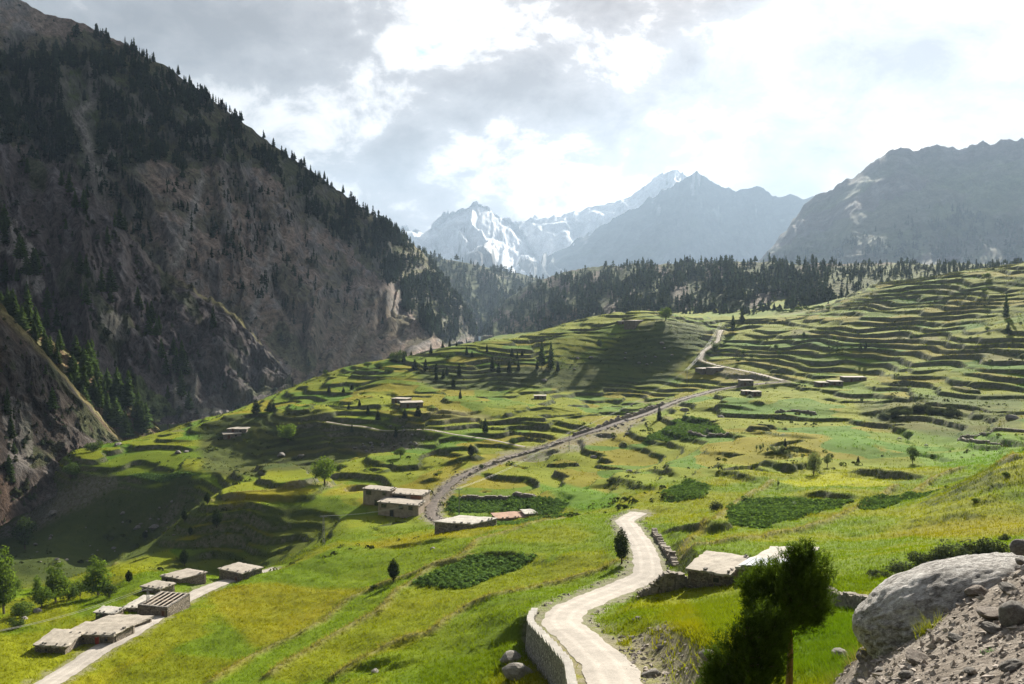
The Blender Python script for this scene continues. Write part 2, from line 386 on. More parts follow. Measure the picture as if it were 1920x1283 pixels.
# ------------------------------------------------------------------ the valley ground: one height field
CP = [  # photo column, row, depth in metres: what the ground passes through
 (100,1275,88),(250,1185,105),(350,1120,125),(450,1082,142),(520,1065,152),(0,1220,98),(0,1283,86),(-200,1283,90),(-200,1180,115),
 (180,1250,93),(400,1283,76),(560,1283,68),(700,1283,60),(850,1283,53),(930,1283,49),(975,1212,55),(600,1180,92),(480,1180,98),(300,1240,92),
 (700,1180,85),(800,1150,84),(900,1180,68),(950,1140,70),(560,1120,118),(650,1060,135),(738,1088,110),(840,1110,95),(890,1040,112),(960,1000,125),
 (1000,1060,100),(1060,1040,100),(640,1020,150),(560,1045,152),(760,1010,148),(1060,980,128),(1120,1000,112),(1130,1060,92),
 (1150,1283,41),(1110,1190,52),(1080,1160,58),(1130,1130,66),(1190,1100,76),(1225,1075,82),(1210,1040,92),(1190,1000,110),(1170,975,125),(1195,962,136),
 (870,990,150),(1000,965,165),(940,985,150),(740,965,180),(690,958,183),(700,931,190),(660,931,192),(725,933,192),(690,915,205),(810,965,178),(870,890,212),(960,855,237),(1060,825,253),(1200,780,289),(1290,745,322),(1400,720,348),(1480,715,352),
 (1310,680,400),(1340,650,430),(1365,612,480),(1300,606,470),(1230,600,446),(1230,606,440),(1100,615,446),(1200,660,412),(1200,715,390),(1100,720,384),(1300,615,450),(1300,690,398),(1000,740,340),(900,780,285),(800,800,270),(1000,790,280),(1100,780,285),
 (760,745,330),(860,745,320),(930,728,368),(930,660,400),(900,640,430),(850,720,366),(840,665,398),(820,655,425),(730,670,405),(640,690,395),(560,722,375),(480,768,335),(330,815,290),(200,850,262),(150,868,250),
 (700,765,300),(600,770,292),(600,755,330),(540,795,285),(640,848,274),(560,850,272),(740,840,270),(760,790,280),(560,880,232),(700,850,245),(720,890,215),(640,910,212),(430,800,288),(440,850,273),
 (270,870,252),(270,900,243),(360,898,236),(200,885,247),(480,870,240),(300,1000,230),(380,960,220),(200,990,234),(150,960,238),(60,990,240),(100,1040,220),(50,1090,195),(0,1060,212),(450,905,222),
 (400,940,190),(410,925,206),(480,925,194),(480,905,212),(560,912,198),(400,936,198),(480,921,202),(400,1040,179),(450,1030,181),(520,1022,178),(560,1005,181),(620,985,181),(300,1062,166),(300,1008,184),(350,972,188),(200,1058,166),(240,1035,178),(100,1100,160),(60,1140,128),(0,1150,132),(150,1120,140),(250,1085,138),(310,1080,137),(20,1110,150),
 (640,985,172),(700,1000,160),
 (1250,1040,88),(1350,1000,100),(1400,965,114),(1480,955,120),(1600,940,126),(1330,900,160),(1240,930,150),(1100,940,165),(1050,920,178),(1160,890,195),(1240,860,215),
 (1300,850,205),(1420,850,190),(1520,885,165),(1600,890,158),(1700,868,172),(1300,800,250),(1450,790,245),(1600,770,265),(1560,722,335),(1620,710,345),(1520,745,300),(1800,780,235),(1860,740,270),(1900,830,175),(1780,830,195),(1600,830,200),(1680,930,128),(1750,930,118),
 (1920,850,105),(1920,790,190),(1900,930,88),(1830,980,82),(1650,1000,92),(1560,1050,74),(1700,1040,66),(1500,1010,92),(1780,1080,50),(1640,1085,58),(1740,1010,80),
 (1340,1085,70),(1450,1080,66),(1230,1110,66),(1300,1130,60),(1250,1180,48),(1200,1250,40.5),(1350,1200,41),(1280,1283,36),(1400,1283,33),(1560,1200,37),(1600,1140,48),(1560,1283,28),(1440,1150,50),(1680,1200,34),
 (2050,850,110),(2100,950,80),(2150,700,300),(2100,780,200),
 (1450,660,400),(1540,690,365),(1600,640,385),(1600,600,425),(1500,620,430),(1700,640,372),(1700,690,330),(1800,690,312),(1900,680,300),(1900,620,335),(1800,600,380),(1700,580,430),(1600,570,468),(1640,532,500),(1780,512,470),(1920,498,440),(1920,560,385),(2150,470,430),(2150,560,350),
 (1420,600,500),(1500,590,520),
]
CP += [(1650,1283,9.5),(1600,1248,12),(1750,1150,11.5),(1900,1150,9.5),(1920,1060,11),(1750,1230,9.5),(1850,1260,7.8),(1700,1283,8.5),(1575,1268,12.5),(1700,1200,11),(1830,1110,11.5)]
XYZ = [  # hidden ground: x, y, z
 (0,0,-1.8),(0,4,-3.2),(0,12,-8.0),(-8,10,-7),(-8,25,-15),(0,25,-15.0),(6,25,-15.5),(0,38,-20.6),(-20,20,-13),(-25,40,-23),(-40,60,-33),
 (3,2,-1.9),(8,2,-1.2),(12,6,-1.5),(20,12,-3),(28,25,-8),(40,40,-13),(11,20,-10.5),(14,24,-12.5),(20,22,-10.5),(3.2,9,-5.3),(2.5,7,-4.4),(4.0,12,-7.4),(2.6,5,-3.4),(6,15,-8.8),(9,18,-10.0),
 (-330,330,-75),(-250,300,-75),(-250,380,-75),(-200,260,-72),(-260,230,-76),(-180,440,-72),(-100,520,-62),(-160,380,-60),(-40,560,-50),(-230,200,-80),(-160,180,-66),(-150,140,-60),(-120,110,-55),
 (-420,420,-80),(-400,300,-80),(-330,250,-80),(-60,640,-45),(60,620,-14),(60,560,-6),(160,600,-4),(250,620,8),(320,560,14),(400,600,22),(480,520,20),(100,900,-10),(300,900,30),(500,800,40),(-100,900,-50),(-300,700,-90),
]
pts = np.vstack([unproj(*np.array(CP, float).T), np.array(XYZ, float)])
def warp(x, y):
    yy = np.maximum(y, 0.3)
    return np.stack([np.clip(x / (yy + 6), -3, 3) * 1.6, np.log(yy + 6)], -1)
Q = warp(pts[:, 0], pts[:, 1])
def phi(d2): return 0.5 * d2 * np.log(d2 + 1e-12)
_d2 = ((Q[:, None] - Q[None]) ** 2).sum(-1)
n_ = len(Q); A = np.zeros((n_ + 3, n_ + 3)); A[:n_, :n_] = phi(_d2) + np.eye(n_) * 2e-4
A[:n_, n_] = 1; A[:n_, n_ + 1:] = Q; A[n_:, :n_] = A[:n_, n_:].T
_w = np.linalg.solve(A, np.r_[pts[:, 2], 0, 0, 0])
def base_h(x, y):
    sh = np.shape(x); q = warp(np.ravel(x), np.ravel(y)); out = np.empty(len(q))
    for a in range(0, len(q), 40000):
        s = q[a:a + 40000]; d2 = ((s[:, None] - Q[None]) ** 2).sum(-1)
        out[a:a + 40000] = phi(d2) @ _w[:n_] + _w[n_] + s @ _w[n_ + 1:]
    return out.reshape(sh)
GU = np.linspace(-0.82, 0.82, 650)
GY = np.r_[np.geomspace(1.5, 36, 120), np.linspace(36, 150, 260)[1:], np.linspace(150, 520, 640)[1:], np.geomspace(520, 950, 30)[1:]]
UU, YY = np.meshgrid(GU, GY); XX = UU * YY
cu = np.linspace(-0.82, 0.82, 160); cyl = np.log(GY[::6] + 6); cyl = np.linspace(cyl[0], np.log(GY[-1] + 6), 230)
CU, CL = np.meshgrid(cu, cyl); CYv = np.exp(CL) - 6
Zc = base_h(CU * CYv, CYv)
def bil(Zt, au, ay, u, y):
    fu = np.interp(u, au, np.arange(len(au))); fy = np.interp(y, ay, np.arange(len(ay)))
    i = np.clip(fu.astype(int), 0, len(au) - 2); j = np.clip(fy.astype(int), 0, len(ay) - 2); a = fu - i; b = fy - j
    return (Zt[j, i] * (1 - a) + Zt[j, i + 1] * a) * (1 - b) + (Zt[j + 1, i] * (1 - a) + Zt[j + 1, i + 1] * a) * b
ZB = bil(Zc, cu, cyl, UU, np.log(YY + 6))
ZZ = ZB.copy()
def hit(px, py, Zt=None, ymin=4.0):
    """ground point seen at a photo pixel"""
    Zt = ZZ if Zt is None else Zt
    u, s = ray(px, py); u = float(u); s = float(s)
    ys = np.arange(ymin, 940, 0.2) if ymin < 100 else np.arange(ymin, 940, 0.5)
    z = bil(Zt, GU, GY, np.full(ys.shape, u), ys); w = np.nonzero(z >= s * ys)[0]
    if len(w) == 0: w = [int(np.argmax(z - s * ys))]
    y = ys[w[0]]; return np.array([u * y, y, z[w[0]]])
def gz(x, y):
    x = np.asarray(x, float); y = np.asarray(y, float)
    return bil(ZZ, GU, GY, x / np.maximum(y, 0.1), y)
def uvpoly(P):  # photo polygon -> polygon in (x/y, ln y) on the ground
    H = np.array([hit(a, b, ZB) for a, b in P]); return np.stack([H[:, 0] / H[:, 1] * 1.0, np.log(H[:, 1])], -1)
LYY = np.log(YY)
def region(P, soft=0.0):
    return inpoly(UU, LYY, uvpoly(P))
def blur(Mk, n=3):
    Mk = Mk.astype(float)
    for _ in range(n):
        Mk = (Mk + np.roll(Mk, 1, 0) + np.roll(Mk, -1, 0) + np.roll(Mk, 1, 1) + np.roll(Mk, -1, 1)) / 5
    return Mk
PXg, PYg = proj(np.stack([XX, YY, ZB], -1))

# --- relief
rel = fbm(XX / 38, YY / 38, 5, 3) * 1.0 + fbm(XX / 9, YY / 9, 4, 11) * 0.22
ZZ += rel * sstep(20, 70, YY) * (0.5 + 0.5 * sstep(120, 260, YY)) + fbm((XX * .8 + YY * .6) / 7, (YY * .8 - XX * .6) / 20, 3, 19) * .30 * sstep(45, 70, YY) * (1 - sstep(150, 200, YY))
ZZ += fbm(XX / 2.2, YY / 2.2, 4, 17) * 0.10 * (1 - sstep(120, 300, YY))
# --- terraces follow the contours of the hillside
hum = fbm(XX / 46, YY / 46, 3, 31) * 1.3 * sstep(150, 210, YY) * (1 - sstep(-34, -24, ZB)); ZZ += hum
wz = ZZ + fbm(XX / 70, YY / 70, 3, 23) * 2.0 + fbm(XX / 26, YY / 26, 2, 24) * 0.9 + fbm(XX / 34, YY / 20, 2, 27) * 1.3 * (ZB > -29)
dis = fbm(XX / 42, YY / 42, 3, 29)
tmask = sstep(150, 185, YY) * (1 - sstep(520, 600, YY)) * sstep(-60, -53, ZB)
tmask *= 1 - blur(region([(1020,640),(1330,610),(1300,690),(1180,716),(1040,720)]), 4) * 0.75
upper = ZB + 2.5 * fbm(XX / 90, YY / 90, 2, 25) > -29
step = np.where(upper, 2.6, 1.9); plot = np.floor(XX / 44 + 1.1 * fbm(XX / 60, YY / 60, 3, 36) + .35 * np.floor(YY / 75)); phs = np.modf(np.abs(np.sin(plot * 12.9898) * 43758.5453))[0]; lev = wz / step + .7 * blur(phs, 2); fl = np.floor(lev); fr = lev - fl
sl0 = np.hypot(*np.gradient(blur(ZZ, 6), axis=(0, 1)) / np.stack([np.gradient(YY, axis=0), np.gradient(XX, axis=1)]))
rise = np.clip(1.5 * sl0 / step, 0.10, 0.42) * (1 + 0.35 * fbm(XX / 18, YY / 18, 2, 26))
prof = np.where(fr < 1 - rise, fr * 0.16, 0.0) + np.where(fr >= 1 - rise, (1 - rise) * 0.16 + sstep(1 - rise, 1, fr) * (1 - (1 - rise) * 0.16), 0)
broken = np.clip(0.88 + dis * 1.3, 0.12, 1.0)
ZZ += (prof - fr) * step * tmask * broken
riser = np.where(fr >= 1 - rise, 1.0, 0.0) * tmask
tid = fl
# --- single banks drawn after the photograph: polyline, drop towards the viewer, ramp width, reach
def bank(P, drop, wid=0.7, reach=7.0):
    global ZZ
    L = np.array([hit(a, b, ZB)[:2] for a, b in P]); L = smooth_line(L, 40)
    x0, y0 = L.min(0) - reach * 3; x1, y1 = L.max(0) + reach * 3
    m = (XX > x0) & (XX < x1) & (YY > y0) & (YY < y1)
    d, par, side = polydist(XX[m] + 0.9 * fbm(XX[m] / 5, YY[m] / 5, 3, 91), YY[m] + 0.9 * fbm(XX[m] / 5, YY[m] / 5, 3, 92), L)
    s = d * side                                     # left of the line's direction is the high side
    end = sstep(0, 0.4, par) * (1 - sstep(0.6, 1, par))
    f = 0.85 * drop * sstep(-wid, wid, s) * np.exp(-np.maximum(s - wid, 0) / (reach * 1.3)) * end
    ZZ[m] += f
for P, dr, wd, rc in (
    ([(870,1044),(940,1042),(1022,1045)], 0.55, 0.35, 8), ([(690,1024),(780,1026),(885,1012)], 0.7, 0.6, 7),
    ([(1567,888),(1650,898),(1750,906)], 2.0, 0.9, 12), ([(1470,932),(1530,930),(1625,942)], 1.3, 0.7, 9),
    ([(1310,884),(1370,890),(1440,912)], 1.6, 0.9, 10), ([(1395,868),(1450,878),(1512,886)], 1.6, 0.9, 9),
    ([(1200,880),(1250,890),(1290,900)], 1.4, 0.9, 9), 
    ([(1590,755),(1680,752),(1780,758)], 1.6, 0.9, 10), ([(1600,772),(1700,778),(1860,776)], 2.6, 1.6, 14),
    ([(1400,850),(1480,846),(1560,852)], 1.3, 0.8, 8), ([(1290,770),(1360,764),(1440,768)], 1.3, 0.8, 9),
    ([(920,782),(980,792),(1070,808)], 1.6, 0.8, 9), ([(960,770),(1020,764),(1060,772)], 1.3, 0.8, 8),
    ([(690,776),(780,786),(910,784)], 1.8, 1.0, 9), ([(800,846),(870,842),(920,848)], 1.5, 0.9, 8), ([(800,868),(870,866),(940,858)], 1.4, 0.9, 8), ([(770,900),(830,898),(860,896)], 1.2, 0.8, 7),
    ([(1180,880),(1140,900),(1260,928)], 1.2, 0.9, 8), ([(400,990),(470,985),(560,990)], 1.2, 0.9, 8), ([(330,1010),(420,1012),(520,1008)], 1.2, 0.9, 8),
    ([(640,1262),(720,1245),(790,1225)], 0.7, 0.5, 5), ([(700,1262),(760,1250),(800,1246)], 0.6, 0.4, 4), ([(1320,1005),(1345,1000),(1375,990)], 1.6, 0.8, 6),
    ): bank(P, dr, wd, rc)
# --- grassy bunds between the near fields
BUNDS = [
 [(1060,975),(960,998),(893,1023),(870,1043),(813,1067),(773,1097),(740,1120),(713,1153),(673,1173),(613,1207),(560,1238),(507,1273)],
 [(880,1045),(810,1068),(740,1092),(687,1113),(647,1133),(613,1160),(587,1180),(553,1197),(507,1217),(447,1250),(400,1280)],
 [(1165,1062),(1090,1085),(1020,1100),(947,1120),(880,1140),(840,1163),(813,1187),(713,1227),(633,1267)],
 [(1450,905),(1380,945),(1330,990),(1280,1030)],[(1280,1040),(1400,1020),(1530,990),(1600,960),(1680,920)],[(1690,940),(1760,900),(1830,880),(1900,860)],
 [(400,940),(330,970),(270,1010),(215,1050)],[(420,938),(490,926),(560,914),(640,905)],
]
bundm = np.zeros_like(ZZ)
for B in BUNDS:
    L = smooth_line(np.array([hit(a, b, ZB)[:2] for a, b in B]), 70)
    m = (XX > L[:, 0].min() - 4) & (XX < L[:, 0].max() + 4) & (YY > L[:, 1].min() - 4) & (YY < L[:, 1].max() + 4)
    d, par, sd = polydist(XX[m], YY[m], L)
    w = np.exp(-(d / 0.75) ** 2); ZZ[m] += 0.5 * w; bundm[m] = np.maximum(bundm[m], np.exp(-(d / 0.7) ** 2))
# --- roads: the bed is levelled into the ground
ROADS = []
def road_bed(P, width, nsm, dz=0.0):
    L = np.array([hit(a, b, ZB) for a, b in P]); L = smooth_line(L, nsm)
    k = np.hanning(21); k /= k.sum(); z = bil(ZB, GU, GY, L[:, 0] / L[:, 1], L[:, 1])
    z = np.convolve(np.r_[[z[0]] * 10, z, [z[-1]] * 10], k, 'valid') + dz; L[:, 2] = z
    m = (XX > L[:, 0].min() - 3 * width) & (XX < L[:, 0].max() + 3 * width) & (YY > L[:, 1].min() - 3 * width) & (YY < L[:, 1].max() + 3 * width)
    d, par, sd = polydist(XX[m], YY[m], L[:, :2]); zr = np.interp(par, np.linspace(0, 1, len(L)), L[:, 2])
    f = sstep(width * 0.55 + 0.3, width * 1.5, d); ZZ[m] = np.where(d < width * 1.6, (zr - 0.10) * (1 - f) + ZZ[m] * f, ZZ[m])
    return L
MAIN = road_bed([(1165,1300),(1140,1245),(1096,1205),(1050,1168),(1064,1144),(1112,1122),(1165,1101),(1215,1078),(1212,1045),(1202,1018),(1182,990),(1171,977),(1180,970),(1197,962)], 3.7, 160)
SIDE = road_bed([(60,1300),(100,1274),(180,1222),(250,1184),(350,1122),(450,1083),(520,1066)], 3.0, 120)
TRACK = road_bed([(845,985),(808,968),(812,945),(835,915),(870,890),(915,872),(960,855),(1010,842),(1060,825),(1130,803),(1200,780),(1245,762),(1290,745),(1340,732),(1400,722),(1440,718),(1475,716)], 4.2, 200)
PATH1 = road_bed([(1470,714),(1430,703),(1385,693),(1340,684),(1312,676),(1318,660),(1345,640),(1352,618)], 2.8, 120)
PATH2 = road_bed([(612,790),(680,798),(760,806),(850,815),(930,826),(985,838)], 2.2, 120)
# --- the drop below the retaining wall beside the near road
def offset_line(L, off):
    T = np.gradient(L[:, :2], axis=0); T /= np.linalg.norm(T, axis=1)[:, None]
    O = L.copy(); O[:, 0] += -T[:, 1] * off; O[:, 1] += T[:, 0] * off; return O
kx = np.argmin(np.abs(proj(MAIN)[1] - 1160) + 0.2 * np.abs(proj(MAIN)[0] - 1048)); WALL_L = offset_line(MAIN[:kx + 4], 2.15)
m = (XX > -10) & (XX < 14) & (YY > 30) & (YY < 66)
d, par, sd = polydist(XX[m], YY[m], WALL_L[:, :2])
left = sd > 0
ZZ[m] -= np.where(left, 2.3 * sstep(0.0, 0.25, d) * np.exp(-np.maximum(d - 0.3, 0) / 2.6) * (1 - sstep(0.93, 1.0, par)), 0)

# --- colours of what grows where, with the shade of some slopes painted in
def rgb(*c): return np.array(c, float)
wheat = rgb(.146, .164, .005); green = rgb(.092, .142, .005); lush = rgb(.056, .125, .006); rough = rgb(.045, .062, .013); pale = rgb(.18, .165, .06); potato = rgb(.035, .070, .014); soil = rgb(.13, .10, .075); yellow = rgb(.190, .158, .005)
Cg = np.empty(XX.shape + (3,))
nA = fbm(XX / 22, YY / 22, 4, 41); nB = fbm(XX / 60, YY / 60, 3, 47)
def mixc(C, c, w): w = np.clip(w, 0, 1)[..., None]; return C * (1 - w) + c * w
Cg[:] = green
Cg = mixc(Cg, wheat, sstep(-0.25, 0.35, nA + nB * 0.6))
Cg = mixc(Cg, yellow, sstep(0.35, 0.9, fbm(XX / 16, YY / 30, 4, 53)) * 0.35)
cell = np.floor(XX / 26 + 0.8 * fbm(XX / 30, YY / 30, 2, 61)) * 7.13 + tid * 3.77 + np.floor(YY / 60) * 1.7
hs = np.modf(np.abs(np.sin(cell) * 43758.5453))[0]
tc_ = np.where((hs < 0.45)[..., None], wheat, np.where((hs < 0.7)[..., None], green, np.where((hs < 0.82)[..., None], lush, np.where((hs < 0.86)[..., None], pale * 0.75, yellow * 0.9))))
Cg = mixc(Cg, tc_, tmask * 0.75)
gy_, gx_ = np.gradient(ZZ); slope = np.abs(gy_ / np.gradient(YY, axis=0))
slope = np.hypot(slope, gx_ / np.gradient(XX, axis=1))
Cg = mixc(Cg, rough, sstep(0.38, 0.7, slope) * sstep(35, 80, YY))
BUNDPAINT = True
def paint(P, c, w=1.0, soft=3):
    global Cg
    Cg = mixc(Cg, c, blur(region(P), soft) * w)
FIELDS = {
 'a': [(778,1098),(885,1045),(1003,1046),(985,1060),(880,1104)],
 'b': [(1368,985),(1365,958),(1400,938),(1500,934),(1600,944),(1500,972),(1425,992)],
 'c': [(838,955),(845,930),(930,930),(1060,935),(1055,958),(960,962),(850,958)],
 'd': [(1205,830),(1270,785),(1325,785),(1365,815),(1290,822)],
 'e': [(240,892),(275,880),(330,882),(372,890),(330,898),(270,897)],
 'f': [(1610,958),(1620,938),(1700,930),(1760,920),(1700,944),(1640,960)],
 'g': [(930,978),(1030,962),(1090,966),(1000,985),(935,988)],
 'h': [(1240,925),(1290,900),(1330,910),(1320,935),(1250,940)],
}
paint([(520,1072),(640,1027),(880,1010),(893,1023),(813,1067),(740,1092),(700,1104),(560,1092)], green * 1.05, .75, 2)
paint([(740,1092),(813,1067),(773,1097),(740,1120),(673,1173),(560,1238),(507,1273),(400,1283),(507,1217),(613,1160),(687,1113)], green * 1.1, .8, 1)
paint([(778,1100),(880,1106),(985,1062),(1165,1060),(1020,1100),(880,1140),(813,1187),(633,1267),(540,1283),(507,1275),(613,1207),(713,1153)], wheat * .95, .7, 1)
paint([(1165,1066),(1020,1104),(880,1144),(816,1190),(640,1270),(900,1283),(975,1180),(1060,1140),(1150,1110)], green * .95, .7, 2)
paint([(893,1023),(960,998),(1060,975),(1140,980),(1160,1020),(1100,1036),(890,1040)], green, .7, 2)
paint([(940,1005),(1060,988),(1120,1000),(1080,1018),(960,1020)], wheat, .6, 6)
for k_, P in FIELDS.items(): paint(P, potato, 0.95, 1)
Cg = mixc(Cg, pale, bundm * 0.9)
paint([(380,1105),(520,1092),(690,1105),(640,1130),(560,1190),(480,1215),(420,1160)], yellow, 0.55, 8)
paint([(100,1283),(300,1215),(480,1240),(400,1283)], yellow, 0.35, 8)
paint([(655,1020),(880,990),(1000,985),(880,1010),(760,1030)], yellow, 0.5, 6)
paint([(400,950),(440,935),(560,915),(600,925),(540,945),(440,958)], yellow, 0.7, 4)
paint([(600,930),(640,905),(720,895),(720,910),(640,925)], yellow, 0.7, 4)
paint([(1660,1000),(1740,980),(1920,960),(1920,1000),(1760,1010)], yellow * 0.9, 0.5, 6)
paint([(1000,905),(1090,905),(1160,925),(1150,955),(1060,950)], lush * 1.25, 0.8, 4)
paint([(1540,800),(1800,800),(1920,815),(1920,850),(1700,850),(1560,840)], lush * 1.3, 0.6, 10)
paint([(1700,810),(1840,800),(1920,840),(1800,840)], lush, 0.5, 6)
paint([(1450,905),(1560,890),(1690,914),(1500,918)], rgb(.25, .26, .015), 0.8, 3)
paint([(780,770),(890,768),(930,780),(830,786)], pale, 0.7, 4)
paint([(930,700),(1060,690),(1320,610),(1330,640),(1250,716),(950,730)], rough * 0.85, 0.8, 6)
paint([(0,930),(130,905),(260,900),(420,920),(380,975),(200,1055),(0,1060)], rough * 1.1, 0.9, 8)
paint([(400,960),(600,960),(640,985),(560,1035),(260,1065)], rough, 0.6, 8)
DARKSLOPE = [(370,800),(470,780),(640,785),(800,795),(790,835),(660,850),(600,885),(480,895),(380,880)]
paint(DARKSLOPE, rgb(.040, .045, .016), .75, 8)  # brown scrub tone, with the slope's shade painted in as darker ground
paint([(780,690),(1010,685),(1030,715),(950,732),(800,728)], rgb(.042, .055, .014), .7, 6)  # knoll front: shade put into the colour, along with its dark scrub
paint([(1600,752),(1700,745),(1920,735),(1920,800),(1640,798)], rgb(.042, .058, .014), .65, 8)  # right bank: shade put into the colour, along with its dark thicket
rockg = np.zeros_like(ZZ)
for L_, w_, k__ in ((MAIN, 1.9, .75), (SIDE, 1.6, .55), (TRACK, 2.2, .8), (PATH1, 1.3, .7)):
    m = (XX > L_[:, 0].min() - 6) & (XX < L_[:, 0].max() + 6) & (YY > L_[:, 1].min() - 6) & (YY < L_[:, 1].max() + 6)
    d, _, _ = polydist(XX[m], YY[m], L_[::3, :2]); rockg[m] = np.maximum(rockg[m], k__ * (1 - sstep(w_, w_ + 1.5, d + .9 * fbm(XX[m] / 1.6, YY[m] / 1.6, 3, 93))))
paint([(1500,1140),(1560,1120),(1660,1140),(1640,1250),(1560,1283),(1440,1283)], lush * .9, .8, 6)
paint([(1290,1120),(1480,1110),(1480,1200),(1330,1190)], green, .7, 6)
def rocky(P, w, soft=6):
    global rockg
    rockg = np.maximum(rockg, blur(region(P), soft) * w)
rocky([(0,985),(60,948),(130,912),(215,892),(228,904),(160,948),(80,988),(0,1010)], 0.7, 6)
rocky([(640,830),(760,820),(800,840),(700,850)], 0.55); rocky([(930,845),(1090,815),(1200,780),(1210,795),(1080,850),(960,868)], 0.7)
rocky([(1180,1180),(1240,1165),(1330,1215),(1370,1283),(1240,1283),(1190,1230)], 0.75); rocky([(1100,1150),(1130,1140),(1180,1175),(1150,1190)], 0.4)
rocky([(1330,690),(1440,705),(1470,718),(1380,712)], 0.6); rocky([(1600,1088),(1640,1080),(1740,1062),(1745,1068),(1650,1088)], 0.4, 2)
scr = sstep(0.27, 0.33, UU + 0.006 * (YY - 10) - 0.035 * fbm(XX / 1.5, YY / 1.5, 3, 71)) * (1 - sstep(13.0, 16.0, YY + 1.5 * fbm(XX / 2, YY / 2, 3, 72)))
rockg = np.maximum(rockg, scr)
rockg = np.maximum(rockg, sstep(0.9, 1.5, slope) * 0.5 * sstep(60, 100, YY))
far = sstep(-58, -66, ZB) * sstep(150, 200, YY); Cg = mixc(Cg, rough * 1.1, far * 0.9)
Cg = mixc(Cg, rgb(.17, .15, .13), scr)
rock_grid = rockg
V = np.stack([XX, YY, ZZ], -1).reshape(-1, 3); nr, nc = XX.shape
ii = (np.arange(nr - 1)[:, None] * nc + np.arange(nc - 1)[None]).ravel()
quads = np.stack([ii, ii + 1, ii + nc + 1, ii + nc], -1)
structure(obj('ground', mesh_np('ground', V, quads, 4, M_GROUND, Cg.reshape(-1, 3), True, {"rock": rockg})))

def ribbon(name, L, width, mat, lift=0.03, rag=0.12, nx=7):
    T = np.gradient(L[:, :2], axis=0); T /= np.linalg.norm(T, axis=1)[:, None]; N = np.stack([-T[:, 1], T[:, 0]], -1)
    a = np.linspace(-1, 1, nx); n = len(L); Vr = np.zeros((n, nx, 3)); s = np.arange(n)
    for j, q in enumerate(a):
        w = width / 2 * q * (1 + rag * fbm(s / 9.0 + 50 * q, s * 0 + 3.3, 3, 5) * (abs(q) > 0.9))
        Vr[:, j, :2] = L[:, :2] + N * w[:, None]
        Vr[:, j, 2] = L[:, 2] + lift - 0.10 * abs(q) ** 3 * (lift > 0.025)
    idx = (np.arange(n - 1)[:, None] * nx + np.arange(nx - 1)[None]).ravel()
    f = np.stack([idx, idx + 1, idx + nx + 1, idx + nx], -1)
    return structure(obj(name, mesh_np(name, Vr.reshape(-1, 3), f[:, ::-1], 4, mat, None, True, {'across': np.tile(a, n)})))
def dense(L, n): 
    s = np.linspace(0, 1, len(L)); q = np.linspace(0, 1, n); return np.stack([np.interp(q, s, L[:, k]) for k in range(3)], -1)
ribbon('road', dense(MAIN, 400), 3.0, M_ROAD, 0.05)
ribbon('village_road', dense(SIDE, 300), 3.0, M_ROAD, 0.05)
ribbon('stony_track', dense(TRACK, 400), 2.3, M_TRACK, 0.05, 0.6)
ribbon('mountain_path', dense(PATH1, 200), 2.2, M_PATH, 0.05, 0.4)
ribbon('footpath', dense(PATH2, 200), 1.4, M_PATH, 0.05, 0.4)
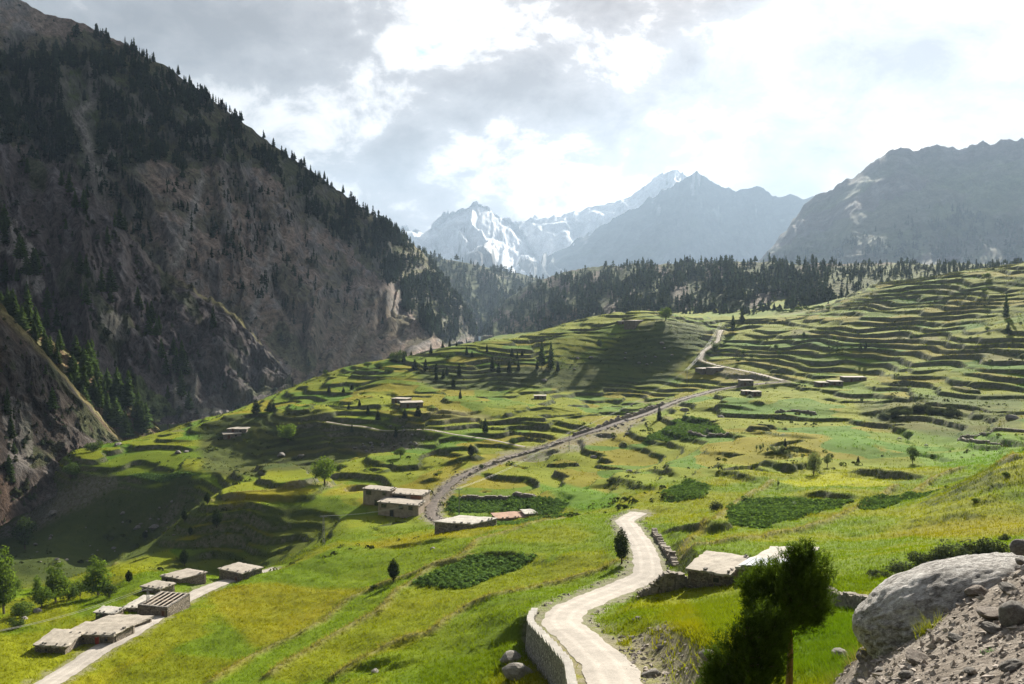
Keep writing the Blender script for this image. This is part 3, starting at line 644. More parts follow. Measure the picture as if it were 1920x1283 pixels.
# ------------------------------------------------------------------ mountains
class Mtn: pass
def mountain(name, crest, foot, nu, nv, amp, freq, mat, colour, seed=1, back=0.8, jag=0.0, concave=0.12, lean=0.25, nback=24, k_=1.0):
    """a flank swept between a foot line and a crest line, with gullies running down it and a far side behind the crest"""
    crest = [(a, b, c * k_) for a, b, c in crest]; foot = [(a, b, c * k_) for a, b, c in foot]; amp *= k_; jag *= k_; freq /= k_
    k = len(crest); su = np.linspace(0, 1, k); U = np.linspace(0, 1, nu)
    Cr = unproj(*np.array(crest, float).T); Ft = unproj(*np.array(foot, float).T)
    def itp(A):
        B = np.stack([np.interp(U, su, A[:, j]) for j in range(3)], -1)
        w = max(1, nu // (k * 5)); ker = np.hanning(2 * w + 3)[1:-1]; ker /= ker.sum()
        for j in range(3): B[:, j] = np.convolve(np.r_[[B[0, j]] * w, B[:, j], [B[-1, j]] * w], ker, 'valid')
        return B
    C0, F0 = itp(Cr), itp(Ft)
    Lm = np.r_[0, np.cumsum(np.linalg.norm(np.diff(C0[:, :2], axis=0), axis=1))]
    v = np.linspace(0, 1, nv); vb = np.linspace(0, 1, nback + 1)[1:]
    H = (C0[:, 2] - F0[:, 2]).mean()
    g = v - concave * np.sin(np.pi * v)
    Pf = F0[None] * (1 - v)[:, None, None] + C0[None] * v[:, None, None]
    Pf[..., 2] = F0[None, :, 2] * (1 - g)[:, None] + C0[None, :, 2] * g[:, None]
    out = (F0 - C0); out[:, 2] = 0; out /= np.linalg.norm(out, axis=1)[:, None]
    bk = C0[None] - out[None] * (vb * back * H)[:, None, None]; bk[..., 2] -= (vb ** 1.2 * back * H)[:, None]
    G = np.concatenate([Pf, bk], 0); vv = np.r_[v, 1 + vb]
    S = np.broadcast_to(Lm[None], (len(vv), nu)); D = np.broadcast_to((vv * H * 1.4)[:, None], (len(vv), nu))
    wx = S * freq + 0.6 * fbm(S * freq * 0.7, D * freq * 0.5, 3, seed + 40); wy = D * freq * 0.33
    rd = ridged(wx + lean * D * freq, wy, 5, seed, 0.52)
    fb = fbm(S * freq * 3, D * freq * 3, 5, seed + 20, 0.55)
    env = np.minimum(1, np.minimum(vv / 0.18, np.abs(1 - vv) / 0.22 + 0.06))[:, None]
    dz = amp * (rd - 0.4 + 0.8 * fbm(S * freq * 0.5, D * freq * 0.5, 3, seed + 60)) * env + amp * 0.28 * fb * np.minimum(1, np.abs(1 - vv) / 0.1 + 0.15)[:, None]
    G[..., 2] += dz * 0.8; G[..., :2] += out[None, :, :2] * (dz * 0.6)[..., None]
    if jag:
        e = np.exp(-((vv - 1) / 0.06) ** 2)[:, None]
        G[..., 2] += jag * e * (ridged(S[:1] * freq * 4, 0 * S[:1] + 1.7, 4, seed + 9) - 0.5)
    M = Mtn(); M.G = G; M.v = np.broadcast_to(vv[:, None], G.shape[:2]); M.u = np.broadcast_to(U[None], G.shape[:2]); M.rd = rd; M.fb = fb
    M.px, M.py = proj(G); M.S, M.D = S / k_, D / k_; M.nv = nv
    a = np.gradient(G, axis=1); b = np.gradient(G, axis=0); nrm_ = np.cross(a, b); nrm_ /= np.linalg.norm(nrm_, axis=-1)[..., None] + 1e-9
    M.steep = 1 - np.abs(nrm_[..., 2])
    col = colour(M); n, mm = G.shape[:2]
    idx = (np.arange(n - 1)[:, None] * mm + np.arange(mm - 1)[None]).ravel()
    f = np.stack([idx, idx + 1, idx + mm + 1, idx + mm], -1)
    structure(obj(name, mesh_np(name, G.reshape(-1, 3), f, 4, mat, col.reshape(-1, 3), True)))
    return M
def pxline(M, P, w):
    d, par, s = polydist(M.px, M.py, P); return np.exp(-(d / (w[0] + (w[1] - w[0]) * par)) ** 2) * (M.v <= 1.0)
def soft_in(M, P): 
    return inpoly(M.px + 9 * fbm(M.px / 30, M.py / 30, 3, 81), M.py + 9 * fbm(M.px / 30, M.py / 30, 3, 82), P).astype(float)

brown = rgb(.108, .088, .076); grey = rgb(.135, .120, .110); turf = rgb(.055, .070, .026); palerock = rgb(.30, .275, .25); tan = rgb(.20, .155, .10)
L1_FOREST = [(-160,90),(100,95),(160,55),(330,125),(450,215),(560,300),(700,395),(800,470),(835,520),(900,625),(840,650),(790,610),(740,540),(690,500),(640,455),(600,420),(560,380),(500,320),(430,300),(350,320),(300,300),(250,310),(200,330),(120,300),(60,270),(-160,300)]
L1_GULLY = [(140,130),(165,120),(185,200),(185,320),(150,330),(140,250),(115,200)]
def col_l1(M):
    C = np.empty(M.px.shape + (3,)); C[:] = rgb(.265, .205, .165)
    C = mixc(C, rgb(.24, .215, .20), sstep(0.1, 0.6, M.fb)); C = mixc(C, turf, sstep(-0.1, 0.5, fbm(M.S / 90, M.D / 60, 4, 5)) * 0.6)
    C = mixc(C, turf * 1.1, soft_in(M, L1_FOREST) * 0.75); C = mixc(C, turf * 1.6, soft_in(M, L1_GULLY))
    C = mixc(C, rgb(.16, .15, .145), sstep(0.38, 0.55, M.steep) * 0.6)
    for P, w in (([(170,120),(175,190),(145,215),(165,270),(178,330),(185,365)], (7, 15)), ([(378,340),(355,420),(330,495)], (7, 11)), ([(285,215),(215,270),(190,330)], (6, 10)), ([(520,420),(500,520),(470,600)], (4, 8)), ([(700,585),(660,640),(650,680)], (2, 4))):
        C = mixc(C, palerock, pxline(M, P, w) * 0.95)
    C = mixc(C, tan, soft_in(M, [(470,600),(560,560),(720,560),(760,650),(640,705),(560,715)]) * 0.45)
    C = mixc(C, turf * 1.5, soft_in(M, [(490,640),(520,600),(600,680),(580,710)]) * 0.5)
    return C
L1 = mountain('mountain_flank',
  [(-260,-190,980),(-100,-70,960),(0,-20,950),(90,32,985),(140,40,1000),(250,92,1040),(350,152,1090),(450,228,1150),(560,308,1230),(640,362,1300),(700,405,1370),(760,447,1450),(800,480,1500),(830,528,1480),(865,580,1430),(898,628,1350)],
  [(-260,640,600),(-100,620,620),(0,620,640),(100,650,650),(200,680,660),(300,700,670),(400,720,680),(470,730,690),(550,730,700),(600,720,720),(660,705,750),(720,685,800),(780,665,870),(830,650,950),(865,642,1030),(890,640,1120)],
  420, 200, 14, 0.009, M_MTN, col_l1, 2, 0.6, 3.0, 0.08)
def col_l2(M):
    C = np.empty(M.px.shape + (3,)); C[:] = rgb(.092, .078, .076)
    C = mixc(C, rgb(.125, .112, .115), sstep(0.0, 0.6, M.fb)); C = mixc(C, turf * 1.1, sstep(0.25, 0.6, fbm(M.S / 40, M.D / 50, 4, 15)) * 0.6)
    C = mixc(C, palerock, soft_in(M, [(0,415),(30,410),(60,470),(85,540),(60,560),(20,480),(0,470)]) * 0.7)
    C = mixc(C, palerock * 0.85, soft_in(M, [(190,580),(230,590),(240,640),(200,630)]) * 0.6)
    C = mixc(C, palerock * 0.95, soft_in(M, [(310,660),(350,670),(375,700),(370,760),(440,770),(430,785),(330,770),(320,720)]) * 0.65)
    C = mixc(C, turf * 1.7, soft_in(M, [(240,690),(290,730),(345,775),(300,790),(240,740)]) * 0.9)
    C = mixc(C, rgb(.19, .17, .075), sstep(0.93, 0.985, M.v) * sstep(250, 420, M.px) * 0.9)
    return C
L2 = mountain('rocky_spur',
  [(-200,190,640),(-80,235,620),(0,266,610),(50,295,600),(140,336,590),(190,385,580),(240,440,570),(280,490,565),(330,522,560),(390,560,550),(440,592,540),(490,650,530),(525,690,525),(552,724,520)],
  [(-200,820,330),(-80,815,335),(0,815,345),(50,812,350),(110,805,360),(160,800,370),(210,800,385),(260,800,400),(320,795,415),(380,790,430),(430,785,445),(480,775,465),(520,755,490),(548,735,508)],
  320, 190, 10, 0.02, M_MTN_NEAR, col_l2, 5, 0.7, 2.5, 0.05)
def col_l3(M):
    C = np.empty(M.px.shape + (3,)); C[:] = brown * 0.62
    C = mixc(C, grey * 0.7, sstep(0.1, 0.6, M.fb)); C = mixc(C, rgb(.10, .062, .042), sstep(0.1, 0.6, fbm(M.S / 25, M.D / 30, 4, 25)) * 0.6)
    C = mixc(C, turf * 1.2, sstep(0.3, 0.6, fbm(M.S / 20, M.D / 20, 4, 26)) * 0.6)
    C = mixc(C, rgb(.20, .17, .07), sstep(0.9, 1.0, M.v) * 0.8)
    C = mixc(C, palerock * 0.8, soft_in(M, [(30,745),(60,760),(55,800),(70,870),(20,870),(0,760)]) * 0.5)
    return C
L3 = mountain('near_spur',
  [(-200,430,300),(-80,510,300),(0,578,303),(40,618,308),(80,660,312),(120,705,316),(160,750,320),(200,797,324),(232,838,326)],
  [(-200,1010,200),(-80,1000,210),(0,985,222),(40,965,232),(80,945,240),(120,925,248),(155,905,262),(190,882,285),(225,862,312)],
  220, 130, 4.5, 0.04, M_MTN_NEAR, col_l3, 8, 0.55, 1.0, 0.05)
def col_l4(M):
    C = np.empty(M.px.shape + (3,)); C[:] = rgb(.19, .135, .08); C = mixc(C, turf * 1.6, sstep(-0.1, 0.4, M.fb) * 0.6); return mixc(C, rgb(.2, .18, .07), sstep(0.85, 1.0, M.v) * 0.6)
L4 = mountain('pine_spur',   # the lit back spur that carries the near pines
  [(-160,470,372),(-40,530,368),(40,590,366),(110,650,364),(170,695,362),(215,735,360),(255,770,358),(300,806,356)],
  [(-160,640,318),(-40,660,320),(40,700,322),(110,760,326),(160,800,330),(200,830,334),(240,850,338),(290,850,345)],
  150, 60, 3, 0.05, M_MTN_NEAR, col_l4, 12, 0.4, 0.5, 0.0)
def col_d(M):
    C = np.empty(M.px.shape + (3,)); C[:] = turf * 0.9; return mixc(C, brown, sstep(0.2, 0.6, M.fb) * 0.5)
D1 = mountain('far_forest_ridge',
  [(700,430,2700),(780,468,2600),(830,486,2500),(880,494,2450),(930,506,2400),(980,516,2350),(1040,530,2300),(1120,560,2250)],
  [(700,640,1500),(780,640,1500),(830,635,1480),(870,632,1450),(905,630,1420),(945,625,1400),(1000,620,1400),(1080,615,1400)],
  160, 80, 16, 0.004, M_MTN_FAR, col_d, 31, 0.6, 0, 0.1)
def col_f(M):
    C = np.empty(M.px.shape + (3,)); C[:] = turf * 1.1; C = mixc(C, brown * 1.2, sstep(0.0, 0.5, fbm(M.S / 60, M.D / 40, 4, 35)) * 0.8)
    C = mixc(C, tan * 0.9, soft_in(M, [(930,620),(1000,585),(1120,570),(1060,610)]) * 0.7)
    C = mixc(C, palerock * 0.8, soft_in(M, [(1440,540),(1500,545),(1540,570),(1500,565)]) * 0.7)
    C = mixc(C, rgb(.095, .115, .03), soft_in(M, [(1540,520),(1680,490),(1920,500),(1920,540),(1640,560),(1560,600)]) * 0.7); return C
F1 = mountain('forest_hill',
  [(905,622,1330),(950,560,1480),(1000,530,1500),(1060,510,1400),(1120,500,1300),(1200,496,1200),(1300,494,1100),(1400,492,1000),(1480,494,930),(1560,496,900),(1680,494,880),(1800,496,860),(1950,500,820),(2200,480,800)],
  [(900,640,1120),(940,636,1000),(990,632,880),(1050,628,800),(1110,622,730),(1190,618,660),(1290,616,620),(1390,612,590),(1470,606,570),(1550,600,560),(1680,580,560),(1800,560,550),(1950,545,540),(2200,540,520)],
  340, 150, 6, 0.008, M_MTN, col_f, 17, 0.6, 1.5, 0.0)
def col_r(M):
    C = np.empty(M.px.shape + (3,)); C[:] = rgb(.105, .09, .08); C = mixc(C, rgb(.135, .125, .12), sstep(0.1, 0.6, M.fb))
    C = mixc(C, turf * 1.7, sstep(-0.2, 0.4, fbm(M.S / 300, M.D / 160, 5, 45)) * sstep(1.02, 0.75, M.v) * 0.7)
    C = mixc(C, turf * 2.0, soft_in(M, [(1440,470),(1560,420),(1760,340),(1920,300),(1920,345),(1700,440),(1560,470)]) * 0.35)
    return mixc(C, turf * 0.8, soft_in(M, [(1440,470),(1690,430),(1800,400),(1920,410),(1920,480),(1440,490)]) * 0.5)
R1 = mountain('scree_mountain',
  [(1400,520,2700),(1450,462,2720),(1490,412,2750),(1522,372,2750),(1560,356,2740),(1600,332,2720),(1640,306,2700),(1660,290,2690),(1683,278,2680),(1720,283,2660),(1750,277,2640),(1800,280,2600),(1840,270,2580),(1872,268,2560),(1920,264,2540),(2050,236,2500),(2300,250,2450)],
  [(1360,550,2120),(1420,550,2120),(1460,550,2120),(1500,550,2120),(1540,550,2120),(1590,550,1710),(1630,550,1700),(1660,550,1690),(1690,550,1680),(1730,550,1670),(1770,550,1650),(1820,550,1630),(1860,550,1610),(1900,550,1590),(1950,550,1570),(2080,550,1550),(2300,550,1530)],
  260, 140, 20, 0.0042, M_MTN_FAR, col_r, 21, 0.6, 10.0, 0.1, 0.5, k_=1.25)
def col_m(M):
    C = np.empty(M.px.shape + (3,)); C[:] = rgb(.075, .075, .072); C = mixc(C, turf * 1.0, sstep(0.0, 0.5, fbm(M.S / 600, M.D / 300, 5, 55)) * sstep(0.9, 0.5, M.v) * 0.7)
    sn = sstep(0.45, 0.62, fbm(M.S / 160, M.D / 420, 5, 57)) * sstep(0.7, 0.98, M.v); return mixc(C, rgb(.6, .62, .65), sn * 0.5)
M1 = mountain('blue_mountain',
  [(900,560,5200),(960,524,5200),(1000,502,5250),(1100,442,5300),(1180,396,5300),(1230,366,5350),(1270,345,5400),(1288,333,5400),(1308,322,5400),(1330,336,5400),(1370,358,5350),(1395,357,5300),(1420,352,5250),(1450,367,5200),(1520,374,5100),(1600,372,5000),(1800,380,4900)],
  [(900,575,4300),(950,575,4300),(1000,575,4300),(1080,575,4300),(1150,575,4300),(1200,575,4300),(1240,575,4300),(1270,575,4300),(1300,575,4300),(1330,575,4300),(1370,575,4300),(1400,575,4300),(1430,575,4300),(1470,575,4300),(1530,575,4300),(1620,575,4300),(1800,575,4300)],
  240, 110, 38, 0.0022, M_MTN_FAR, col_m, 27, 0.5, 18.0, 0.12, 0.4, k_=1.3)
def col_s(M):
    C = np.empty(M.px.shape + (3,)); C[:] = rgb(.12, .115, .11)
    ch = ridged(M.S / 330 + 0.5 * fbm(M.S / 500, M.D / 500, 2, 63), M.D / 2600, 4, 61)
    sn = np.maximum(sstep(0.25, 0.75, ch + 0.5 * M.fb + 1.5 * (M.v - 0.72)), sstep(0.25, -0.1, M.steep - 0.42)) * sstep(0.28, 0.5, M.v + 0.1 * M.fb)
    sn = np.maximum(sn, soft_in(M, [(700,420),(812,430),(835,445),(838,500),(790,505),(700,470)]) * 0.95)
    sn = sn * (1 - .9 * sstep(975, 1010, M.px)); return mixc(C, rgb(.66, .68, .72), sn)
S1 = mountain('snow_peak',
  [(640,470,8300),(720,446,8200),(768,434,8100),(800,436,8000),(816,428,8000),(835,416,8000),(855,405,8000),(878,393,8000),(893,388,8000),(914,396,8000),(932,408,8050),(960,428,8100),(1000,468,8100),(1040,505,8100),(1100,540,8100)],
  [(640,560,5200),(720,560,5200),(770,560,5200),(800,560,5200),(820,560,5200),(838,560,5200),(856,560,5200),(876,560,5200),(893,560,5200),(914,560,5200),(932,560,5200),(958,560,5200),(1000,560,5200),(1040,560,5200),(1100,570,5200)],
  240, 120, 120, 0.0022, M_SNOWMTN, col_s, 33, 0.5, 22.0, 0.1, 0.1, k_=0.95)
def col_s2(M):
    C = np.empty(M.px.shape + (3,)); C[:] = rgb(.15, .145, .14)
    ch = ridged(M.S / 500 + 0.5 * fbm(M.S / 500, M.D / 500, 2, 73), M.D / 900, 5, 71)
    return mixc(C, rgb(.66, .68, .72), sstep(-0.1, 0.5, ch + 0.5 * M.fb + 1.0 * (M.v - 0.6)))
S2 = mountain('snow_range',
  [(860,470,10500),(940,436,10500),(980,418,10500),(1010,409,10500),(1050,404,10500),(1100,394,10500),(1150,384,10500),(1190,368,10500),(1215,345,10500),(1235,330,10500),(1262,320,10500),(1285,332,10500),(1320,350,10500),(1400,400,10500)],
  [(860,560,7500),(940,560,7500),(980,560,7500),(1010,560,7500),(1050,560,7500),(1100,560,7500),(1150,560,7500),(1190,560,7500),(1215,560,7500),(1240,560,7500),(1265,560,7500),(1290,560,7500),(1320,560,7500),(1400,560,7500)],
  240, 100, 130, 0.0018, M_SNOWMTN, col_s2, 37, 0.5, 26.0, 0.1, 0.2, k_=0.78)
# the plain below everything, out to the horizon
bz = np.array([[-7400, -100, -255], [7400, -100, -255], [7400, 9000, -255], [-7400, 9000, -255]], float)
structure(obj('valley_floor', mesh_np('valley_floor', bz, [0, 1, 2, 3], 4, M_MTN_FAR, np.tile(turf, (4, 1)))))
# ------------------------------------------------------------------ trees: templates
def fan_tree(seed, tiers, spokes, slim=0.15, two=False, bare=0.08, ragged=0.35, top=0.03):
    """a conifer of height 1: tiers of drooping branch blades round a stem; returns crown verts, tris, shade and trunk verts, quads"""
    r = np.random.default_rng(seed); V = []; T = []; S = []
    for i in range(tiers):
        q = (i + r.uniform(-.3, .3)) / tiers; q = min(max(q, 0), 0.985); z = bare + (1 - bare - top) * q
        rad = slim * ((1 - q) ** 0.75) * (0.35 + 0.65 * min(1, q / 0.12 + 0.35)) + 0.008
        nsp = max(4, int(spokes * (0.55 + 0.45 * (1 - q)))); a0 = r.uniform(0, 6.28)
        for k in range(nsp):
            if r.random() < 0.10: continue
            a = a0 + 6.283 * k / nsp + r.uniform(-.25, .25); L = rad * (1 + r.uniform(-ragged, ragged)); w = 6.283 / nsp * 0.62
            th = 1.0 / tiers; dr = th * r.uniform(0.1, 0.7); sh = r.uniform(0.65, 1.3)
            b = len(V)
            V += [(0, 0, z + th * 1.1), (L * math.cos(a - w) * .8, L * math.sin(a - w) * .8, z - dr * .6), (L * math.cos(a), L * math.sin(a), z + th * 0.25 - dr * 0.3), (L * math.cos(a + w) * .8, L * math.sin(a + w) * .8, z - dr * .6)]
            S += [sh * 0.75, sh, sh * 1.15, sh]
            T += [(b, b + 1, b + 2), (b, b + 2, b + 3)]
            if two:
                V += [(L * .35 * math.cos(a), L * .35 * math.sin(a), z - th * .9), (L * 1.05 * math.cos(a + .1), L * 1.05 * math.sin(a + .1), z - dr), (L * .6 * math.cos(a - .5), L * .6 * math.sin(a - .5), z + th * .1)]
                S += [sh * .7, sh, sh]; T += [(b + 4, b + 5, b + 6)]
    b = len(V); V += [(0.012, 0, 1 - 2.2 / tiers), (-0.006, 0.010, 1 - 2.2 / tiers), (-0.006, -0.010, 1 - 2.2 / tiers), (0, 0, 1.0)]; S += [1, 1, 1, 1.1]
    T += [(b, b + 1, b + 3), (b + 1, b + 2, b + 3), (b + 2, b, b + 3)]
    n = 5; tv = []; tf = []
    for z, rr in ((-0.06, 0.017), (0.0, 0.014), (0.5, 0.008), (0.9, 0.002)):
        for k in range(n): tv.append((rr * math.cos(6.283 * k / n), rr * math.sin(6.283 * k / n), z))
    for i in range(3):
        for k in range(n): tf.append((i * n + k, i * n + (k + 1) % n, (i + 1) * n + (k + 1) % n, (i + 1) * n + k))
    return np.array(V), np.array(T), np.array(S), np.array(tv), np.array(tf)
LOW = [fan_tree(100 + i, (9, 8, 10, 7, 9, 8, 6, 9)[i], 6, (.12, .17, .14, .24, .20, .15, .28, .13)[i], False, (.08, .04, .15, .1, .2, .05, .25, .1)[i], .5) for i in range(8)]
HIGH = [fan_tree(200 + i, 24, 9, (.13, .15, .17, .19, .14, .21)[i], True, (.05, .1, .14, .06, .18, .08)[i], 0.45) for i in range(6)]
def crown_mesh(T, mat, nm='crown'):
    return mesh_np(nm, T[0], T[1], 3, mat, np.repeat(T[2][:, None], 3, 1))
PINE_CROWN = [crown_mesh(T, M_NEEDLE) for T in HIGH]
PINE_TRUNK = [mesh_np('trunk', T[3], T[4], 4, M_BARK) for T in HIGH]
def pine(p, h, label, group, cat='tree', var=None, name='pine_tree', wide=1.0, mats=None):
    k = random.randrange(6) if var is None else var
    o = thing(name, label, cat, p, random.uniform(0, 6.28), group, (h * wide, h * wide, h))
    obj('crown', PINE_CROWN[k], o); obj('trunk', PINE_TRUNK[k], o); return o
def forest_mass(name, P, H, label, cat, base, var=0.35, wide=1.0):
    """many small conifers as one mass"""
    P = np.asarray(P); H = np.asarray(H); Vs = []; Fs = []; Cs = []; b = 0
    kk = rng.integers(0, len(LOW), len(P))
    for k in range(len(LOW)):
        m = kk == k; n = m.sum()
        if n == 0: continue
        T = LOW[k]; a = rng.uniform(0, 6.28, n); c, s = np.cos(a), np.sin(a); h = H[m] * 1.0; w = h * wide * rng.uniform(.8, 1.25, n)
        X = (T[0][None, :, 0] * c[:, None] - T[0][None, :, 1] * s[:, None]) * w[:, None]; Y = (T[0][None, :, 0] * s[:, None] + T[0][None, :, 1] * c[:, None]) * w[:, None]
        Z = T[0][None, :, 2] * h[:, None] - 0.04 * h[:, None]
        Vv = np.stack([X, Y, Z], -1) + P[m][:, None]; nv_ = len(T[0])
        Fs.append((T[1][None] + (np.arange(n) * nv_)[:, None, None] + b).reshape(-1, 3)); b += n * nv_
        g = rng.uniform(1 - var, 1 + var, n); hue = rng.uniform(-.12, .12, n)
        cc = base[None] * g[:, None] * np.stack([1 + hue, 1 + 0 * hue, 1 - hue], -1)
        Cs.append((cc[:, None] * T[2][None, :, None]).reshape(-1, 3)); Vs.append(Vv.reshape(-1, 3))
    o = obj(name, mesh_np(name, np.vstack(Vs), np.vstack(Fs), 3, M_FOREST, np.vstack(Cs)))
    return tag(o, label, cat, kind='stuff')
def scatter(M, dens, n, seed, minpx=4.0):
    """points on a mountain flank, evenly over the picture of it, kept with probability dens(px, py)"""
    r = np.random.default_rng(seed); G = M.G[:M.nv]; px, py = M.px[:M.nv], M.py[:M.nv]
    ax = np.hypot(np.gradient(px, axis=1), np.gradient(py, axis=1)) * np.hypot(np.gradient(px, axis=0), np.gradient(py, axis=0))
    w = np.clip(ax, 0, 60) * dens(px, py, M.v[:M.nv]) * (px > -120) * (px < 2040); w = w.ravel() / w.sum()
    k = r.choice(len(w), n, p=w); j, i = np.unravel_index(k, px.shape)
    fj = np.clip(j + r.uniform(-.5, .5, n), 0, M.nv - 1.01); fi = np.clip(i + r.uniform(-.5, .5, n), 0, px.shape[1] - 1.01)
    j0 = fj.astype(int); i0 = fi.astype(int); a = (fj - j0)[:, None]; b = (fi - i0)[:, None]
    P = (G[j0, i0] * (1 - b) + G[j0, i0 + 1] * b) * (1 - a) + (G[j0 + 1, i0] * (1 - b) + G[j0 + 1, i0 + 1] * b) * a
    return P
def indens(polys, base=0.0, nz=None):
    def f(px, py, v):
        d = np.full(px.shape, base)
        for P, val in polys:
            jx = px + 12 * fbm(px / 40, py / 40, 3, 83); jy = py + 12 * fbm(px / 40, py / 40, 3, 84)
            d = np.where(inpoly(jx, jy, P), val, d)
        if nz: d = d * np.clip(0.5 + nz * fbm(px / 35, py / 35, 3, 85), 0.02, 2)
        return d
    return f
def split(P, n):
    """the n that show largest, and the rest"""
    d = P[:, 1]; k = np.argsort(d); return P[k[:n]], P[k[n:]]
# --- the big flank: a dense wood along the crest, single trees below
pf = scatter(L1, indens([(L1_FOREST, 1.0), ([(640,360),(760,440),(835,515),(900,625),(850,645),(790,600),(700,500)], 1.9), (L1_GULLY, 0.03)], 0.0, 1.6), 4300, 11)
ps = scatter(L1, indens([(L1_FOREST, 0.0), ([(-100,250),(250,320),(300,500),(180,420),(-100,330)], 0.9), ([(300,340),(480,330),(640,480),(700,600),(560,600),(340,500)], 0.30), ([(380,400),(500,360),(600,470),(560,560),(420,520)], 0.55)], 0.015, 1.6), 620, 12)
h1 = rng.uniform(7, 17, len(pf)) * rng.uniform(.8, 1.25, len(pf)) * np.where(proj(pf)[0] > 700, 1.15, 1.0)
forest_mass('conifer_forest', np.vstack([pf, ps]), np.r_[h1, rng.uniform(5, 13, len(ps))], 'dark conifer forest covering the crest and upper slope of the left mountain', 'forest', rgb(.034, .050, .024))
crest = L1.G[L1.nv - 4:L1.nv].reshape(-1, 3); cpx = proj(crest)[0]
cs = crest[(cpx > 180) & (cpx < 800)]; cs = cs[rng.choice(len(cs), 48, replace=False)]
for p in cs: pine(p - np.array([0, 0, .5]), random.uniform(9, 17), 'tall conifer standing on the skyline of the left mountain', 'conifers along the skyline of the left mountain')
pb = scatter(L1, indens([(L1_FOREST, 0.15)], 1.0, 1.8), 650, 13)
forest_mass('mountain_scrub', pb, rng.uniform(1.5, 4.0, len(pb)), 'dark scrub dotted over the bare scree of the left mountain', 'scrub', rgb(.045, .052, .03), wide=2.6)
# --- the middle spur
p2 = scatter(L2, indens([([(0,430),(60,500),(110,560),(110,620),(0,560)], 1.0), ([(150,500),(280,580),(330,680),(320,720),(230,640),(150,570)], 0.5), ([(300,650),(420,690),(440,790),(300,780)], 0.28), ([(60,300),(190,380),(280,480),(330,520),(300,520),(180,420),(40,330)], 0.5), ([(280,480),(440,580),(550,720),(520,700),(420,590),(270,500)], 0.10)], 0.05, 1.2), 62, 14)
for p in p2: pine(p - np.array([0, 0, .4]), random.uniform(8, 18), 'dark pine growing alone on the shaded rocky spur at left', 'pines scattered on the shaded rocky spur', wide=1.15)
p2b = scatter(L2, indens([([(0,270),(300,500),(550,720),(440,790),(200,780),(0,560)], 1.0)], 0.0, 1.5), 330, 15)
forest_mass('spur_shrubs', p2b, rng.uniform(1.5, 4.5, len(p2b)), 'low dark shrubs dotted over the rocky spur', 'shrubs', rgb(.045, .055, .03), wide=2.4)
# --- the near spur and the lit spur behind it
p4 = scatter(L4, indens([([(-20,545),(40,590),(110,650),(170,695),(255,770),(300,806),(240,835),(200,800),(120,708),(40,622),(-20,565)], 1.0)], 0.02, 0.3), 75, 16)
for p in p4: pine(p - np.array([0, 0, .4]), random.uniform(7, 17), 'green pine in the lit band behind the near left spur', 'lit pines in a band behind the near spur', wide=1.2)
p3 = scatter(L3, indens([([(0,640),(60,700),(140,800),(120,900),(0,930)], 1.0)], 0.05, 0.5), 10, 18)
for p in p3: pine(p - np.array([0, 0, .3]), random.uniform(4, 9), 'small pine clinging to the dark face of the near left spur', 'small pines on the face of the near spur', wide=1.2)
p3b = scatter(L3, indens([([(0,600),(200,820),(120,920),(0,960)], 1.0)], 0.2, 1.5), 150, 19)
forest_mass('near_spur_shrubs', p3b, rng.uniform(0.8, 2.4, len(p3b)), 'low shrubs dotted over the face of the near left spur', 'shrubs', rgb(.05, .06, .03), wide=2.4)
# --- the forest hill in the middle
FH = [(940,600),(1000,540),(1060,512),(1200,498),(1480,496),(1560,520),(1570,600),(1480,560),(1400,545),(1330,575),(1200,590),(1080,600),(1000,615)]
pm = scatter(F1, indens([(FH, 1.0), ([(1570,495),(1700,492),(1920,495),(1920,530),(1700,520),(1580,530)], 0.9), ([(1200,550),(1350,545),(1330,600),(1200,600)], 0.35)], 0.35, 0.7), 3300, 20)
near, rest = split(pm, 105)
forest_mass('hill_forest', rest, rng.uniform(6, 13, len(rest)) * np.where(proj(rest)[0] > 1560, .6, 1.0), 'conifer forest covering the hill in the middle distance', 'forest', rgb(.048, .068, .040), wide=1.3)
for p in near: pine(p - np.array([0, 0, .6]), random.uniform(6, 14) * (0.65 if proj(p)[0] > 1560 else 1.0), 'pine at the near edge of the forested hill in the middle', 'pines at the near edge of the forest hill', wide=1.2)
pd = scatter(D1, indens([([(700,430),(980,510),(1100,560),(1000,640),(700,640)], 1.0)], 0.3, 0.4), 1500, 22)
forest_mass('far_ridge_forest', pd, rng.uniform(14, 26, len(pd)), 'hazy conifer forest on the far ridge at the valley end', 'forest', rgb(.045, .062, .034), wide=1.2)
pr = scatter(R1, indens([([(1440,480),(1700,425),(1800,400),(1920,420),(1920,490),(1440,490)], 1.0), ([(1600,440),(1720,400),(1860,380),(1800,410),(1700,440)], 0.6)], 0.0, 1.5), 500, 24)
forest_mass('scree_mountain_trees', pr, rng.uniform(12, 24, len(pr)), 'sparse dark trees on the lower slopes of the right mountain', 'forest', rgb(.045, .06, .036), wide=1.4)
